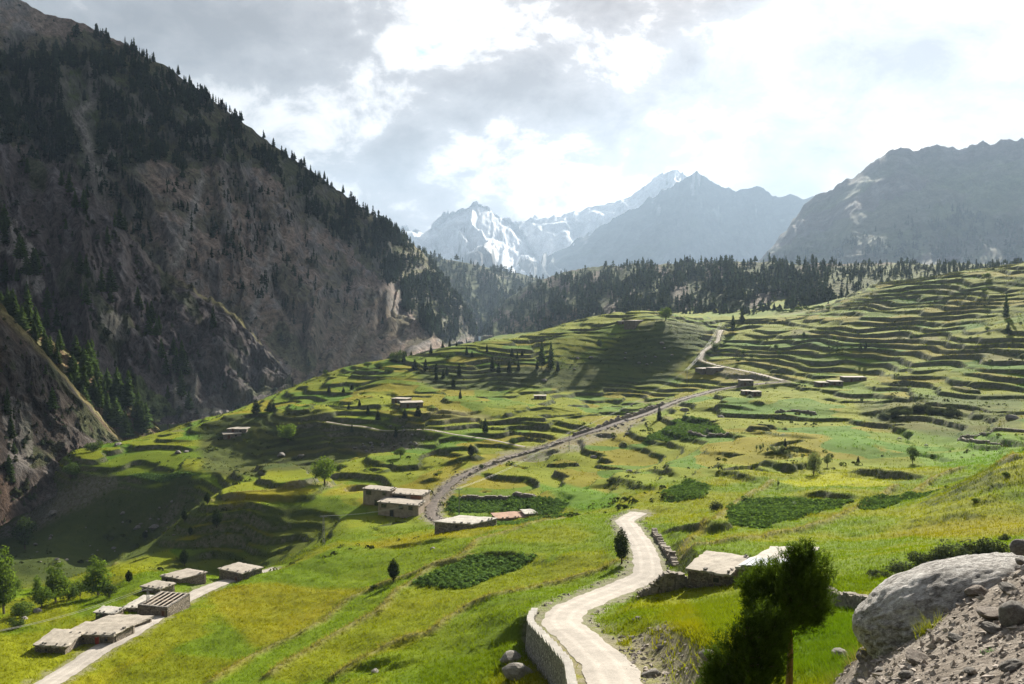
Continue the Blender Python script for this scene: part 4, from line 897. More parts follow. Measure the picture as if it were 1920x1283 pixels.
# ------------------------------------------------------------------ houses and walls
def roofz(px, py, d): return float(ray(px, py)[1]) * d
def corner(px, py, z):
    a, b = ray(px, py); d = z / float(b); return np.array([float(a) * d, d])
def house(FL, FR, BR, hpx, label, roof=None, wall=None, name='stone_house', openings=(), beams=False, d=None, eave=0.22, thick=0.24, group=None, depth=None, seed=0, patch=None, fixed=False):
    """walls stand on the ground seen below the roof's front edge; openings: (kind, position along front 0..1, width, height, material)"""
    roof = roof or M_ROOF; wall = wall or M_WALL
    if d is None: d = hit((FL[0] + FR[0]) / 2, max(FL[1], FR[1]) + hpx)[1]
    if hpx > 3 and not fixed:
        d0 = d
        for _ in range(8):     # let the house sink until the wall shows the height it has in the photograph
            z = roofz(FL[0], FL[1], d); A = unproj(FL[0], FL[1], d)[:2]; B = corner(FR[0], FR[1], z) if abs(FR[1] - FL[1]) > 0.5 else np.array([float(ray(*FR)[0]) * d, d])
            act = z - (float(gz(*A)) + float(gz(*B))) / 2; d = min(max(d + (act - hpx * d / F) * 1.3, d0 - 8), d0 + 8)
    z = roofz(FL[0], FL[1], d); A = unproj(FL[0], FL[1], d)[:2]; B = corner(FR[0], FR[1], z) if abs(FR[1] - FL[1]) > 0.5 else np.array([float(ray(*FR)[0]) * d, d])
    fx = B - A; W = np.linalg.norm(fx)
    if depth is None: Cb = corner(BR[0], BR[1], z); dv = Cb - B
    else: dv = np.array([-fx[1], fx[0]]) / W * depth
    rz = math.atan2(fx[1], fx[0]); ca, sa = math.cos(rz), math.sin(rz)
    dl = np.array([dv[0] * ca + dv[1] * sa, -dv[0] * sa + dv[1] * ca])
    if dl[1] < 1.5: dl *= 1.5 / max(dl[1], .3)
    if np.linalg.norm(dl) > 11: dl *= 11 / np.linalg.norm(dl)
    cs = [A, B, B + dv, A + dv]; gzs = [float(gz(*c)) for c in cs]; zb = min(gzs + [z - hpx * d / F]) - 0.5
    o = thing(name, label, 'house', (A[0], A[1], z), rz, group); H = z - zb
    r = random.Random(seed + int(FL[0]))
    q = [np.array([0, 0]), np.array([W, 0]), np.array([W, 0]) + dl, dl]
    # walls as four thick slabs, slightly battered
    wb = MB(); th = 0.38
    def slab(p0, p1, nrm, z0, z1):
        n = np.array(nrm) * th; bt = -np.array(nrm) * 0.10
        vs = [(*(p0 + bt), z0), (*(p1 + bt), z0), (*(p1 + n), z0), (*(p0 + n), z0), (*p0, z1), (*p1, z1), (*(p1 + n), z1), (*(p0 + n), z1)]
        wb.add(vs, [(3, 2, 1, 0), (4, 5, 6, 7), (0, 1, 5, 4), (1, 2, 6, 5), (2, 3, 7, 6), (3, 0, 4, 7)])
    ins = lambda a, b: (np.array([-(b - a)[1], (b - a)[0]]) / np.linalg.norm(b - a))
    ztop = -thick * (0.0 if beams else 1.0) + 0.004
    for i in range(4):
        a, b = q[i], q[(i + 1) % 4]; e = (b - a) / np.linalg.norm(b - a) * (th + 0.004)
        slab(a + (e if i % 2 else 0), b - (e if i % 2 else 0), ins(a, b), -H, ztop)
    wb.build('wall', wall, o)
    if not beams:
        # uneven earth roof: a slab with ragged edges and a worn top
        nx, ny = 15, 11; V = []; cx_, cy_ = (q[0] + q[2]) / 2
        for top in (1, 0):
            for j in range(ny):
                for i in range(nx):
                    s, t_ = i / (nx - 1), j / (ny - 1); p = q[0] * (1 - s) * (1 - t_) + q[1] * s * (1 - t_) + q[2] * s * t_ + q[3] * (1 - s) * t_
                    e = np.array([(s - .5) * 2, (t_ - .5) * 2]); edge = max(abs(e[0]), abs(e[1])) > 0.99
                    p = p + np.array([eave * e[0] * (abs(e[0]) > .99), eave * e[1] * (abs(e[1]) > .99)])
                    if edge: p = p + np.array([r.uniform(-.10, .10), r.uniform(-.10, .10)])
                    V.append((p[0], p[1], (r.uniform(-.02, .025) + 0.025 * math.sin(i * .7 + seed) - (0.05 if edge else 0)) if top else -thick + (r.uniform(-.05, .02) if edge else 0)))
        n1_ = nx * ny; Fc = []
        for j in range(ny - 1):
            for i in range(nx - 1):
                a = j * nx + i; Fc.append((a, a + 1, a + nx + 1, a + nx)); Fc.append((n1_ + a, n1_ + a + nx, n1_ + a + nx + 1, n1_ + a + 1))
        rim = [i for i in range(nx)] + [j * nx + nx - 1 for j in range(1, ny)] + [(ny - 1) * nx + i for i in range(nx - 2, -1, -1)] + [j * nx for j in range(ny - 2, 0, -1)]
        for k in range(len(rim)):
            a, b = rim[k], rim[(k + 1) % len(rim)]; Fc.append((a, n1_ + a, n1_ + b, b))
        rb = MB(); rb.add(V, Fc); rf = rb.build('roof', roof, o)
        if d < 260:  # stones that weigh the roof's edge down
            sb = MB()
            for k in range(int(W * 1.6)):
                s = r.random(); e = q[0] * (1 - s) + q[1] * s if r.random() < .6 else q[1] * (1 - s) + q[2] * s
                sb.box((e[0] + r.uniform(-.1, .1), e[1] + r.uniform(0, .25), 0.07), (r.uniform(.15, .4), r.uniform(.12, .3), r.uniform(.08, .18)), r.uniform(0, 3), 0.03)
            sx = sb.build('edge_stones', M_STONE_GREY, rf); sx['kind'] = 'stuff'
            nb = max(3, int(W / 0.8))
            for k in range(nb):
                b_ = MB(); x = (k + .5) * W / nb; b_.tube([(x, -0.42 - r.uniform(0, .1), -thick - .06), (x, 0.3, -thick - .06)], 0.055, 6); b_.build('roof_beam', M_WOOD, o)
        if patch:
            pb = MB(); s0, s1, t0, t1, pm = patch
            nr_ = 14
            for k in range(nr_):     # ribbed metal sheet
                s = s0 + (s1 - s0) * (k + .5) / nr_; w_ = (s1 - s0) * W / nr_
                a = q[0] + (q[1] - q[0]) * s + dl * t0; b = q[0] + (q[1] - q[0]) * s + dl * t1
                hh = 0.16 if k % 2 else 0.13
                pb.add([(a[0] - w_ / 2, a[1] - .35, hh), (a[0] + w_ / 2, a[1] - .35, hh), (b[0] + w_ / 2, b[1], hh), (b[0] - w_ / 2, b[1], hh), (a[0] - w_ / 2, a[1] - .35, hh - .05), (a[0] + w_ / 2, a[1] - .35, hh - .05), (b[0] + w_ / 2, b[1], hh - .05), (b[0] - w_ / 2, b[1], hh - .05)],
                       [(0, 1, 2, 3), (7, 6, 5, 4), (0, 4, 5, 1), (1, 5, 6, 2), (2, 6, 7, 3), (3, 7, 4, 0)])
            pb.build('metal_sheet', pm, rf)
    else:
        for k in range(6):      # bare beams of a roof that has not been covered
            b_ = MB(); s = (k + .5) / 6; a = q[0] + (q[1] - q[0]) * s; c = a + dl
            b_.tube([(a[0], a[1] + .05, .10), (c[0], c[1] - .05, .12)], 0.11, 7); b_.build('roof_beam', M_WOOD_PALE, o)
        for t0 in (0.04, 0.5, 0.96):
            b_ = MB(); a = q[0] + dl * t0; b = q[1] + dl * t0; b_.box(((a[0] + b[0]) / 2, (a[1] + b[1]) / 2, -.06), (W - .1, .16, .14)); b_.build('cross_beam', M_WOOD, o)
        cp = MB()
        for i in range(4):
            a, b = q[i], q[(i + 1) % 4]; n = ins(a, b)
            for k in range(int(np.linalg.norm(b - a) / .35)):
                p = a + (b - a) * (k + .5) / int(np.linalg.norm(b - a) / .35) + n * .19
                cp.box((p[0], p[1], .10), (.36, .36, r.uniform(.10, .2)), rz * 0 + r.uniform(-.3, .3), .03)
        c_ = cp.build('coping_stones', M_STONE_GREY, o); c_['kind'] = 'stuff'
        fl_ = MB(); cc = (q[0] + q[2]) / 2; fl_.box((cc[0], cc[1], -H + .6), (W * .9, dl[1] * .9, .05)); fl_.build('earth_floor', M_MUDWALL, o)
    gfront = min(float(gz(*A)), float(gz(*B)), z - hpx * d / F) - z
    for kd, s, w, hh, mm in openings:
        x = s * W; yb = -0.10
        if kd == 'door':
            zb_ = max(gfront, -H + .2); f_ = MB(); f_.box((x, yb - .01, zb_ + hh / 2), (w, .12, hh)); dd = f_.build('door', mm, o)
            g_ = MB()
            for sx_, ww, zz, h2 in ((-w / 2 - .05, .10, hh / 2, hh + .1), (w / 2 + .05, .10, hh / 2, hh + .1)): g_.box((x + sx_, yb - .03, zb_ + zz), (ww, .14, h2))
            g_.box((x, yb - .03, zb_ + hh + .11), (w + .3, .16, .12)); g_.build('door_frame', M_WOOD, dd)
        elif kd == 'panel':
            f_ = MB(); f_.box((x, yb, -thick - .02 - hh / 2), (w, .10, hh)); f_.build('plaster_panel', mm, o)
        else:
            zc_ = -thick - .25 - hh / 2; f_ = MB(); f_.box((x, yb, zc_), (w, .10, hh)); ww = f_.build('window', mm, o)
            g_ = MB()
            for xx_, zz_, w2, h2 in ((-w / 2 - .03, 0, .07, hh + .14), (w / 2 + .03, 0, .07, hh + .14), (0, hh / 2 + .035, w, .07), (0, -hh / 2 - .035, w, .07)): g_.box((x + xx_, yb - .03, zc_ + zz_), (w2, .12, h2))
            g_.build('window_frame', M_WOOD, ww)
    return o
D_, W_ = 'door', 'window'
house((120,1187),(213,1189),(252,1168), 21, 'low stone house with a red door in the lower left cluster', openings=((D_, .68, .55, 1.15, M_DOOR_RED), (W_, .86, .45, .45, M_GLASS), (W_, .40, .35, .35, M_GLASS)), seed=1)
house((150,1176),(226,1180),(284,1155), 10, 'stone house with a long flat roof reaching the village road', seed=2)
house((65,1207),(122,1210),(158,1182), 17, 'low house with smooth roof at the left end of the lower cluster', openings=((W_, .4, .4, .4, M_GLASS),), seed=3)
house((179,1146),(216,1149),(231,1139), 18, 'small square stone hut with a pale roof behind the red door house', roof=M_ROOF_PALE, openings=((W_, .5, .4, .35, M_GLASS),), seed=4, name='stone_hut')
house((231,1138),(259,1138),(296,1116), 10, 'stone house with a worn pale roof left of the bare beams', roof=M_ROOF_PALE, seed=5)
house((258,1136),(314,1141),(356,1115), 17, 'roofless stone house with bare beams beside the village road', beams=True, openings=((D_, .88, .5, .95, M_DOOR),), seed=6)
house((266,1098),(300,1103),(327,1093), 12, 'small tan roofed house between the bare beams and a larger roof', openings=((D_, .5, .5, .7, M_DOOR),), seed=7)
house((303,1078),(338,1084),(386,1072), 10, 'stone house with a wide tan roof below the shaded bank', openings=((W_, .3, .4, .35, M_GLASS),), seed=8)
house((411,1065),(455,1074),(491,1063), 17, 'stone house with two roof levels at the upper end of the village road', roof=M_ROOF, openings=((D_, .75, .5, .9, M_DOOR),), seed=9)
dl_ = hit(745, 965)[1]
house((709,940),(784,947),(796,938), 14, 'lower storey house with a terrace roof beside the stony track', roof=M_ROOF, wall=M_MUDWALL, openings=((D_, .35, .9, 1.4, M_GLASS), (W_, .15, 1.2, .8, M_GLASS), (W_, .58, 1.1, .8, M_GLASS), (W_, .82, 1.0, .8, M_GLASS)), d=dl_, seed=10, fixed=True)
house((681,915),(730,920),(742,914), 14, 'mud walled house at the left of the two storey block', wall=M_MUDWALL, openings=((W_, .22, 1.4, .95, M_GLASS), (D_, .52, 1.0, 1.35, M_GLASS), (W_, .82, .9, .7, M_GLASS)), d=dl_ + 7, seed=11, fixed=True)
house((730,924),(793,928),(806,919), 14, 'upper storey house with a reddish wall panel beside the stony track', wall=M_MUDWALL, openings=((W_, .3, 3.4, .95, M_GLASS), ('panel', .79, 2.6, 1.3, M_REDPLASTER)), d=dl_ + 5, seed=12, fixed=True)
house((815,977),(884,982),(931,971), 16, 'long stone house with a whitish rubble roof at the field edge', roof=M_ROOF_PALE, wall=M_WALL_PALE, openings=((W_, .6, .5, .5, M_GLASS),), seed=13)
house((932,972),(988,968),(1003,961), 5, 'low building with a red earth roof behind the long house', roof=M_ROOF_EARTH, seed=14, depth=4.5)
house((985,963),(1018,961),(1027,956), 4, 'low pale roofed store at the far end of the long house', roof=M_ROOF_PALE, seed=15, depth=3.5)
house((1290,1063),(1367,1075),(1400,1043), 31, 'stone house with a flat tan roof beside the ruined wall', openings=((W_, .7, .5, .4, M_GLASS),), seed=16)
house((1383,1060),(1470,1063),(1533,1027), 26, 'pale roofed stone house with metal sheet behind the foreground pine', roof=M_ROOF_PALE, wall=M_WALL_PALE, patch=(0.0, .95, 0.0, .30, M_SHEET), seed=17)
for FL, FR, h_, lb, dp in (((1317,691),(1337,690),7,'left one of two joined stone huts below the winding path',5), ((1338,690),(1357,689),7,'right one of two joined stone huts below the winding path',5),
   ((1390,713),(1413,713),11,'square stone house above the bend of the stony track',5), ((1394,733),(1409,733),8,'low hut at the bend of the stony track',4), ((1410,734),(1428,734),9,'stone hut right of the low hut at the track bend',4),
   ((1535,717),(1553,717),8,'left of three stone houses below the terraced hill',5), ((1558,715),(1581,715),8,'middle of three stone houses below the terraced hill',5), ((1584,707),(1625,707),8,'long stone house right of three below the terraced hill',5),
   ((1002,742),(1024,742),7,'lone dark stone hut in the bright middle field',4), ((752,755),(793,754),10,'long stone house on the edge above the shaded slope',6), ((734,747),(762,748),7,'low stone house behind the long house on the edge',5),
   ((426,804),(462,804),8,'upper of two stone huts on the left dark terraces',5), ((419,814),(452,812),8,'lower of two stone huts on the left dark terraces',5),
   ((1160,602),(1186,602),5,'left low hut on the far crest line',6), ((1190,601),(1216,600),5,'right low hut on the far crest line',6), ((905,630),(923,630),4,'tiny hut on the far lip above the river',6)):
    house(FL, FR, None, h_, lb, depth=dp, openings=((D_, .3, .9, 1.5, M_DOOR), (W_, .7, .8, .7, M_GLASS)), seed=int(FL[0]), group='far stone huts')

def stone_wall(P, label, height, th=0.5, size=0.3, ragged=0.3, name='dry_stone_wall', mat=None, zoff=0.0, ends=True):
    L = np.array([hit(a, b) for a, b in P]); L = smooth_line(L[:, :2], 60); s = np.r_[0, np.cumsum(np.linalg.norm(np.diff(L, axis=0), axis=1))]
    r = random.Random(int(P[0][0])); mb = MB(); T = s[-1]; x = 0.0
    c0 = L[len(L) // 2]; z0 = float(gz(*c0))
    hmax = height * (1 + ragged); zc = 0.0
    while zc < hmax:
        hh = size * r.uniform(.42, .7); x = -r.random() * size
        while x < T:
            ln = size * r.uniform(.6, 1.6); xm = min(max(x + ln / 2, 0), T); x += ln
            h = height * (1 + ragged * float(fbm(np.array([xm / 2.2]), np.array([P[0][0] * .1]), 3, 3)[0])) * (min(1, .4 + xm / 1.5, .4 + (T - xm) / 1.5) if ends else 1)
            if zc > h: continue
            p = np.array([np.interp(xm, s, L[:, 0]), np.interp(xm, s, L[:, 1])]); k = min(np.searchsorted(s, xm), len(L) - 2); tg = L[k + 1] - L[k]; a = math.atan2(tg[1], tg[0])
            for lay in (-1, 1):
                mb.box((p[0] - c0[0] - math.sin(a) * th * .25 * lay + r.uniform(-.04, .04), p[1] - c0[1] + math.cos(a) * th * .25 * lay + r.uniform(-.04, .04), float(gz(*p)) - .15 + zc + hh / 2 - z0), (ln * r.uniform(.85, 1.05), th * r.uniform(.42, .6), hh * r.uniform(.85, 1.1)), a + r.uniform(-.15, .15), size * .10)
        zc += hh
    o = mb.build(name, mat or M_RUBBLE, None, (c0[0], c0[1], z0)); return tag(o, label, 'stone wall')
stone_wall([(1196,1122),(1215,1116),(1238,1112),(1262,1106),(1288,1100)], 'ruined dark stone wall joining the tan roofed house', 1.15, 0.6, 0.28, 0.7)
stone_wall([(1268,1062),(1258,1048),(1246,1032),(1236,1016),(1226,1000)], 'rubble wall along the right edge of the pale road', 0.6, 0.7, 0.2, 1.0)
stone_wall([(1545,1128),(1570,1138),(1605,1144),(1640,1146)], 'mossy stone wall between the foreground pine and the boulder', 1.0, 0.55, 0.24, 0.2)
stone_wall([(862,936),(900,938),(950,937),(1004,934)], 'long dry stone wall above the potato field by the track', 1.0, 0.7, 0.35, 0.2)
stone_wall([(1797,826),(1835,832),(1880,838)], 'low enclosure wall at the right, nearer side', 0.7, 0.6, 0.35, 0.2)
stone_wall([(1799,823),(1850,817),(1925,811)], 'low enclosure wall at the right, farther side', 0.7, 0.6, 0.35, 0.2)
stone_wall([(1290,812),(1330,818),(1365,814)], 'short stone wall below the bright potato patch', 0.9, 0.7, 0.4, 0.4)
stone_wall([(880,892),(912,876),(958,859),(1005,846),(1058,829)], 'rubble kerb along the left side of the stony track', 0.55, 0.7, 0.4, 0.9)
stone_wall([(1075,818),(1130,800),(1200,776),(1245,758)], 'rubble edge of the stony track climbing to the hamlet', 0.9, 0.9, 0.5, 0.9)
stone_wall([(1455,775),(1490,772),(1530,778)], 'broken stone wall among the right middle terraces', 0.8, 0.7, 0.4, 0.8)

# retaining wall of the near road, with a coping of single blocks
def retaining():
    L = dense(WALL_L, 46); c = L[len(L) // 2]; o = thing('retaining_wall', 'concrete retaining wall under the bend of the near road', 'retaining wall', (c[0], c[1], c[2] - 2))
    T = np.gradient(L[:, :2], axis=0); T /= np.linalg.norm(T, axis=1)[:, None]; N = np.stack([-T[:, 1], T[:, 0]], -1)
    V = []; nn = len(L); zoff = c[2] - 2
    for i in range(nn):
        gl = float(gz(L[i, 0] + N[i, 0] * 1.2, L[i, 1] + N[i, 1] * 1.2)); zb = min(gl, L[i, 2] - 1.0) - 0.6
        for w, zz in ((0.0, L[i, 2] + .12), (0.42, L[i, 2] + .12), (0.62, zb), (0.0, zb)):
            V.append((L[i, 0] + N[i, 0] * w - c[0], L[i, 1] + N[i, 1] * w - c[1], zz - zoff))
    Fc = [(i * 4 + k, i * 4 + (k + 1) % 4, (i + 1) * 4 + (k + 1) % 4, (i + 1) * 4 + k) for i in range(nn - 1) for k in range(4)] + [(3, 2, 1, 0), tuple((nn - 1) * 4 + k for k in range(4))]
    b = MB(); b.add(V, Fc); b.build('wall_face', M_MORTAR, o)
    s = np.r_[0, np.cumsum(np.linalg.norm(np.diff(L[:, :2], axis=0), axis=1))]; x = 0.02
    while x < s[-1] - .9:
        ln = random.uniform(.95, 1.5); xm = x + ln / 2
        p = [np.interp(xm, s, L[:, k]) for k in range(3)]; k = min(np.searchsorted(s, xm), nn - 2); a = math.atan2(T[k, 1], T[k, 0])
        cb_ = MB(); cb_.box((p[0] + N[k, 0] * .2 - c[0], p[1] + N[k, 1] * .2 - c[1], p[2] + .19 - zoff), (ln - .03, .50, .14), a, .012); cb_.build('coping_block', M_TILEWALL, o)
        x += ln
retaining()

# ------------------------------------------------------------------ power poles and lines
TOPS = {}
def pole(key, px, py, hpx, label, lattice=True, d=None):
    p = hit(px, py) if d is None else unproj(px, py, d); h = hpx * p[1] / F
    o = thing('power_pole', label, 'power pole', p)
    b = MB(); w = .22 if lattice else .09
    if lattice:
        for sx, sy in ((-1, -1), (1, -1), (1, 1), (-1, 1)): b.tube([(sx * w, sy * w, -.4), (sx * w * .45, sy * w * .45, h)], .035, 4)
        b.build('mast', M_METAL, o); c = MB(); n = int(h / .45)
        for i in range(n):
            z0, z1 = h * i / n, h * (i + 1) / n; w0 = w * (1 - .55 * i / n); w1 = w * (1 - .55 * (i + 1) / n); s = 1 if i % 2 else -1
            c.tube([(-w0 * s, -w0, z0), (w1 * s, -w1, z1)], .018, 3); c.tube([(w0, -w0 * s, z0), (w1, w1 * s, z1)], .018, 3); c.tube([(w0 * s, w0, z0), (-w1 * s, w1, z1)], .018, 3); c.tube([(-w0, w0 * s, z0), (-w1, -w1 * s, z1)], .018, 3)
        c.build('bracing', M_METAL, o)
    else:
        b.tube([(0, 0, -.5), (0, 0, h)], [.11, .07], 8); b.build('mast', M_METAL, o)
    c = MB(); c.box((0, 0, h - .15), (1.5, .09, .09)); c.build('crossarm', M_METAL, o)
    for k, x in enumerate((-.65, 0, .65)):
        i_ = MB(); i_.tube([(x, 0, h - .11), (x, 0, h + .10)], [.04, .03], 6); i_.build('insulator', M_GLASS, o)
    TOPS[key] = np.array(p) + np.array([0, 0, h + .1])
pole('a', 607, 1023, 56, 'lattice power pole at the edge of the bright near field')
pole('b', 861, 966, 50, 'power pole behind the long house by the stony track', False)
pole('c', 1067, 846, 34, 'power pole standing beside the rubble of the stony track', False)
pole('d', 278, 1150, 46, 'thin power pole in front of the bare beamed house')
pole('e', 1288, 722, 28, 'power pole below the winding mountain path', False)
pole('f', 1352, 622, 16, 'power pole at the head of the winding mountain path', False)
pole('g', -230, 1283, 70, 'power pole standing left of the view', False)
def wires(a, b, sag, label, n=3, rad=0.022):
    A, B = TOPS[a], TOPS[b]
    for k in range(n):
        of = np.array([(-.65, 0, .65)[k], 0, 0]); tt = np.linspace(0, 1, 22)[:, None]
        P = (A + of) * (1 - tt) + (B + of) * tt; P[:, 2] -= (4 * sag * tt * (1 - tt))[:, 0]
        m_ = MB(); m_.tube(P - A, rad, 4); tag(m_.build('power_line', M_WIRE, None, A), label, 'power line', 'power lines')
wires('a', 'b', 1.5, 'overhead cable crossing in front of the two storey block', 3, .014)
wires('b', 'c', 1.5, 'overhead cable following the stony track', 2, .012); wires('c', 'e', 2.0, 'overhead cable crossing the bright middle fields', 2, .010)
wires('e', 'f', 2.0, 'pale overhead cable climbing beside the mountain path', 3, .05); wires('d', 'g', 1.5, 'overhead cable sagging past the low left houses', 2, .02)
# ------------------------------------------------------------------ broadleaf trees, junipers and shrubs
def leaf_cloud(seed, n, lobes, leaf, flat=0.0, up=0.3, hollow=0.55):
    """leaf-sized quads spread through lobes (cx, cy, cz, rx, ry, rz); colour attribute holds light and dark leaves"""
    r = np.random.default_rng(seed); Lb = np.array(lobes, float); w = (Lb[:, 3] * Lb[:, 4] * Lb[:, 5]) ** .67; k = r.choice(len(Lb), n, p=w / w.sum())
    d = r.normal(size=(n, 3)); d /= np.linalg.norm(d, axis=1)[:, None]; rad = (hollow + (1 - hollow) * r.random(n) ** .6) * (1 + .10 * r.normal(size=n))
    P = Lb[k, :3] + d * Lb[k, 3:] * rad[:, None]
    nr = d + r.normal(size=(n, 3)) * .7 + np.array([0, 0, up]); nr /= np.linalg.norm(nr, axis=1)[:, None]
    a = np.cross(nr, r.normal(size=(n, 3))); a /= np.linalg.norm(a, axis=1)[:, None]; b = np.cross(nr, a)
    s = leaf * r.uniform(.6, 1.5, n)[:, None]; a = a * s; b = b * s * .62
    V = np.stack([P - a, P - b, P + a, P + b], 1).reshape(-1, 3); Fq = np.arange(4 * n).reshape(-1, 4)
    lobe = r.uniform(.75, 1.2, len(Lb))[k]; sh = lobe * r.uniform(.6, 1.35, n)
    return V, Fq, np.repeat(np.repeat(sh, 4)[:, None], 3, 1)
def limbs(seed, h0, lobes, r0=.03, n=9):
    r = random.Random(seed); b = MB(); b.tube([(0, 0, -.08), (.01, 0, h0 * .5), (.0, .01, h0), (0, 0, h0 + .25)], [r0 * 1.15, r0, r0 * .85, r0 * .4], 7)
    for k in range(min(n, len(lobes))):
        L = lobes[k]; z = h0 * r.uniform(.75, 1.1); m = (L[0] * .5, L[1] * .5, (z + L[2]) / 2 - .02); b.tube([(0, 0, z), m, (L[0] * .9, L[1] * .9, L[2])], [r0 * .5, r0 * .32, r0 * .12], 5)
    return b
def round_lobes(seed, n, cz, R, H, lr):
    r = np.random.default_rng(seed); out = []
    for i in range(n):
        d = r.normal(size=3); d /= np.linalg.norm(d); q = r.uniform(.45, .8); s = lr * r.uniform(.75, 1.3)
        out.append((d[0] * R * q, d[1] * R * q, cz + d[2] * H * q, s, s, s * .9))
    return out
KIND = {}
def make_kind(nm, lobes, n, leaf, mat, h0, r0, bark, seed, **k):
    me = mesh_np('crown', *leaf_cloud(seed, n, lobes, leaf, **k)[:2], 4, mat, leaf_cloud(seed, n, lobes, leaf, **k)[2])
    tb = limbs(seed, h0, lobes, r0); tm = bpy.data.meshes.new('trunk'); tm.from_pydata(tb.v, [], tb.f); tm.materials.append(bark); tm.update()
    KIND.setdefault(nm, []).append((me, tm))
for s in range(3):   # every template is one unit high and about one unit wide
    make_kind('round', round_lobes(300 + s, 15, .58, .42, .36, .19), 2600, .026, M_LEAF, .3, .028, M_BARK, 300 + s)
    make_kind('roundmid', round_lobes(310 + s, 13, .52, .42, .40, .20), 2200, .028, M_LEAF_MID, .25, .025, M_BARK, 310 + s)
    make_kind('poplar', [(0.10 * math.sin(i * 2.4 + s), .10 * math.cos(i * 2.4 + s), .22 + .70 * i / 11, .17 * (1 - .6 * i / 11) + .03, .17 * (1 - .6 * i / 11) + .03, .10) for i in range(12)] + round_lobes(320 + s, 8, .4, .3, .28, .10), 2600, .022, M_LEAF, .22, .022, M_BARK_PALE, 320 + s, hollow=.3)
    make_kind('willow', round_lobes(330 + s, 14, .58, .38, .36, .18), 2600, .022, M_WILLOW, .28, .035, M_BARK_PALE, 330 + s)
    make_kind('shrub', round_lobes(340 + s, 14, .42, .42, .34, .20), 1800, .03, M_SHRUB, .12, .018, M_BARK, 340 + s)
    make_kind('bush', round_lobes(350 + s, 12, .42, .44, .36, .2), 1700, .03, M_LEAF_MID, .12, .018, M_BARK, 350 + s)
    # egg-shaped juniper on a bare stem
    egg = [(0, 0, .24 + .70 * i / 8, (.26 * math.sin(math.pi * (.16 + .78 * i / 8)) ** .8), (.26 * math.sin(math.pi * (.16 + .78 * i / 8)) ** .8), .09) for i in range(9)] + [(.15 * math.cos(a), .15 * math.sin(a), z, .11, .11, .12) for a, z in ((.3, .35), (2.2, .4), (4.4, .33), (1.1, .58), (3.2, .62), (5.3, .55))]
    make_kind('juniper', egg, 3000, .022, M_JUNIPER, .2, .026, M_BARK, 360 + s, up=.9, hollow=.5)
    cone = [(0, 0, .10 + .84 * i / 9, .21 * (1 - i / 10.5) ** .8 + .01, .21 * (1 - i / 10.5) ** .8 + .01, .08) for i in range(10)] + [(.12 * math.cos(a) * (1 - z), .12 * math.sin(a) * (1 - z), z, .10, .10, .1) for a, z in ((.3, .2), (2.2, .3), (4.4, .22), (1.1, .5), (3.2, .45))]
    make_kind('cone', cone, 2200, .024, M_JUNIPER, .08, .022, M_BARK, 370 + s, up=.9, hollow=.45)
NAMES = {'round': 'leafy_tree', 'roundmid': 'leafy_tree', 'poplar': 'poplar_tree', 'willow': 'willow_tree', 'shrub': 'shrub', 'bush': 'bush', 'juniper': 'juniper_tree', 'cone': 'juniper_tree', 'pine': 'pine_tree'}
def plant(kind, px, py, hpx, label, wpx=None, group=None, d=None, sink=0.05):
    p = hit(px, py) if d is None else unproj(px, py, d); p = p.copy(); p[2] = float(gz(p[0], p[1])) - sink; h = hpx * p[1] / F
    if kind == 'pine': return pine(p, h, label, group, wide=(wpx or hpx * .4) / hpx / .36)
    me, tm = random.choice(KIND[kind]); base = {'juniper': .56, 'cone': .46, 'poplar': .62}.get(kind, .98); w = (wpx / base * p[1] / F) if wpx else h
    o = thing(NAMES[kind], label, 'shrub' if kind in ('shrub', 'bush') else 'tree', p, random.uniform(0, 6.28), group, (w, w, h))
    obj('crown', me, o); obj('trunk', tm, o); return o
plant('juniper', 1165, 1058, 70, 'dark egg shaped juniper on the left verge of the pale road', 33)
plant('juniper', 738, 1092, 45, 'lone dark juniper standing in the open near field', 26)
plant('roundmid', 1711, 869, 34, 'lone dark round tree in the right middle pasture', 25)
plant('willow', 1526, 892, 48, 'silvery willow tree beside the stream gully', 36)
plant('willow', 1551, 876, 26, 'pale bush just right of the silvery willow', 20)
plant('round', 609, 912, 56, 'large bright green tree below the terraced promontory', 52)
plant('round', 540, 828, 34, 'bright green round tree on the dark left terraces', 42)
plant('juniper', 883, 860, 27, 'small juniper on the terraces left of the stony track', 14)
plant('cone', 910, 812, 28, 'upright juniper at the end of the footpath', 14); plant('cone', 1236, 790, 32, 'dark columnar juniper beside the climbing stony track', 12)
plant('cone', 863, 748, 18, 'small juniper alone in the bright upper field', 8)
plant('poplar', 8, 1152, 128, 'tall green poplar cut by the left edge of the view', 60); plant('poplar', 105, 1132, 78, 'young poplar left of the pair below the bank', 54)
plant('poplar', 185, 1118, 76, 'young poplar right of the pair below the bank', 62); plant('bush', 150, 1122, 40, 'rounded bush between the two young poplars', 40); plant('bush', 42, 1158, 46, 'green bush at the foot of the tall left poplar', 46)
for a_, b_, c_, d_, e_ in ((20,1128,44,50,'leafy bush behind the tall left poplar'), (78,1142,42,50,'leafy bush in front of the left young poplar'), (128,1128,36,40,'small leafy bush right of the left young poplar'), (205,1122,34,36,'small leafy bush right of the right young poplar'), (30,1178,26,34,'low leafy bush below the tall left poplar')): plant('round' if c_ > 40 else 'bush', a_, b_, c_, e_, d_)
plant('poplar', 70, 1112, 34, 'small sapling behind the left poplars', 22)
plant('roundmid', 47, 1030, 60, 'dark round tree on the shaded gorge slope', 50); plant('willow', 315, 806, 42, 'pale rounded willow at the gorge rim', 40); plant('cone', 255, 816, 46, 'broad dark pine shaped tree at the gorge rim', 34)
plant('bush', 133, 900, 40, 'round bush on the outer lip of the promontory', 36); plant('bush', 176, 846, 26, 'wide bush at the far edge of the promontory field', 36)
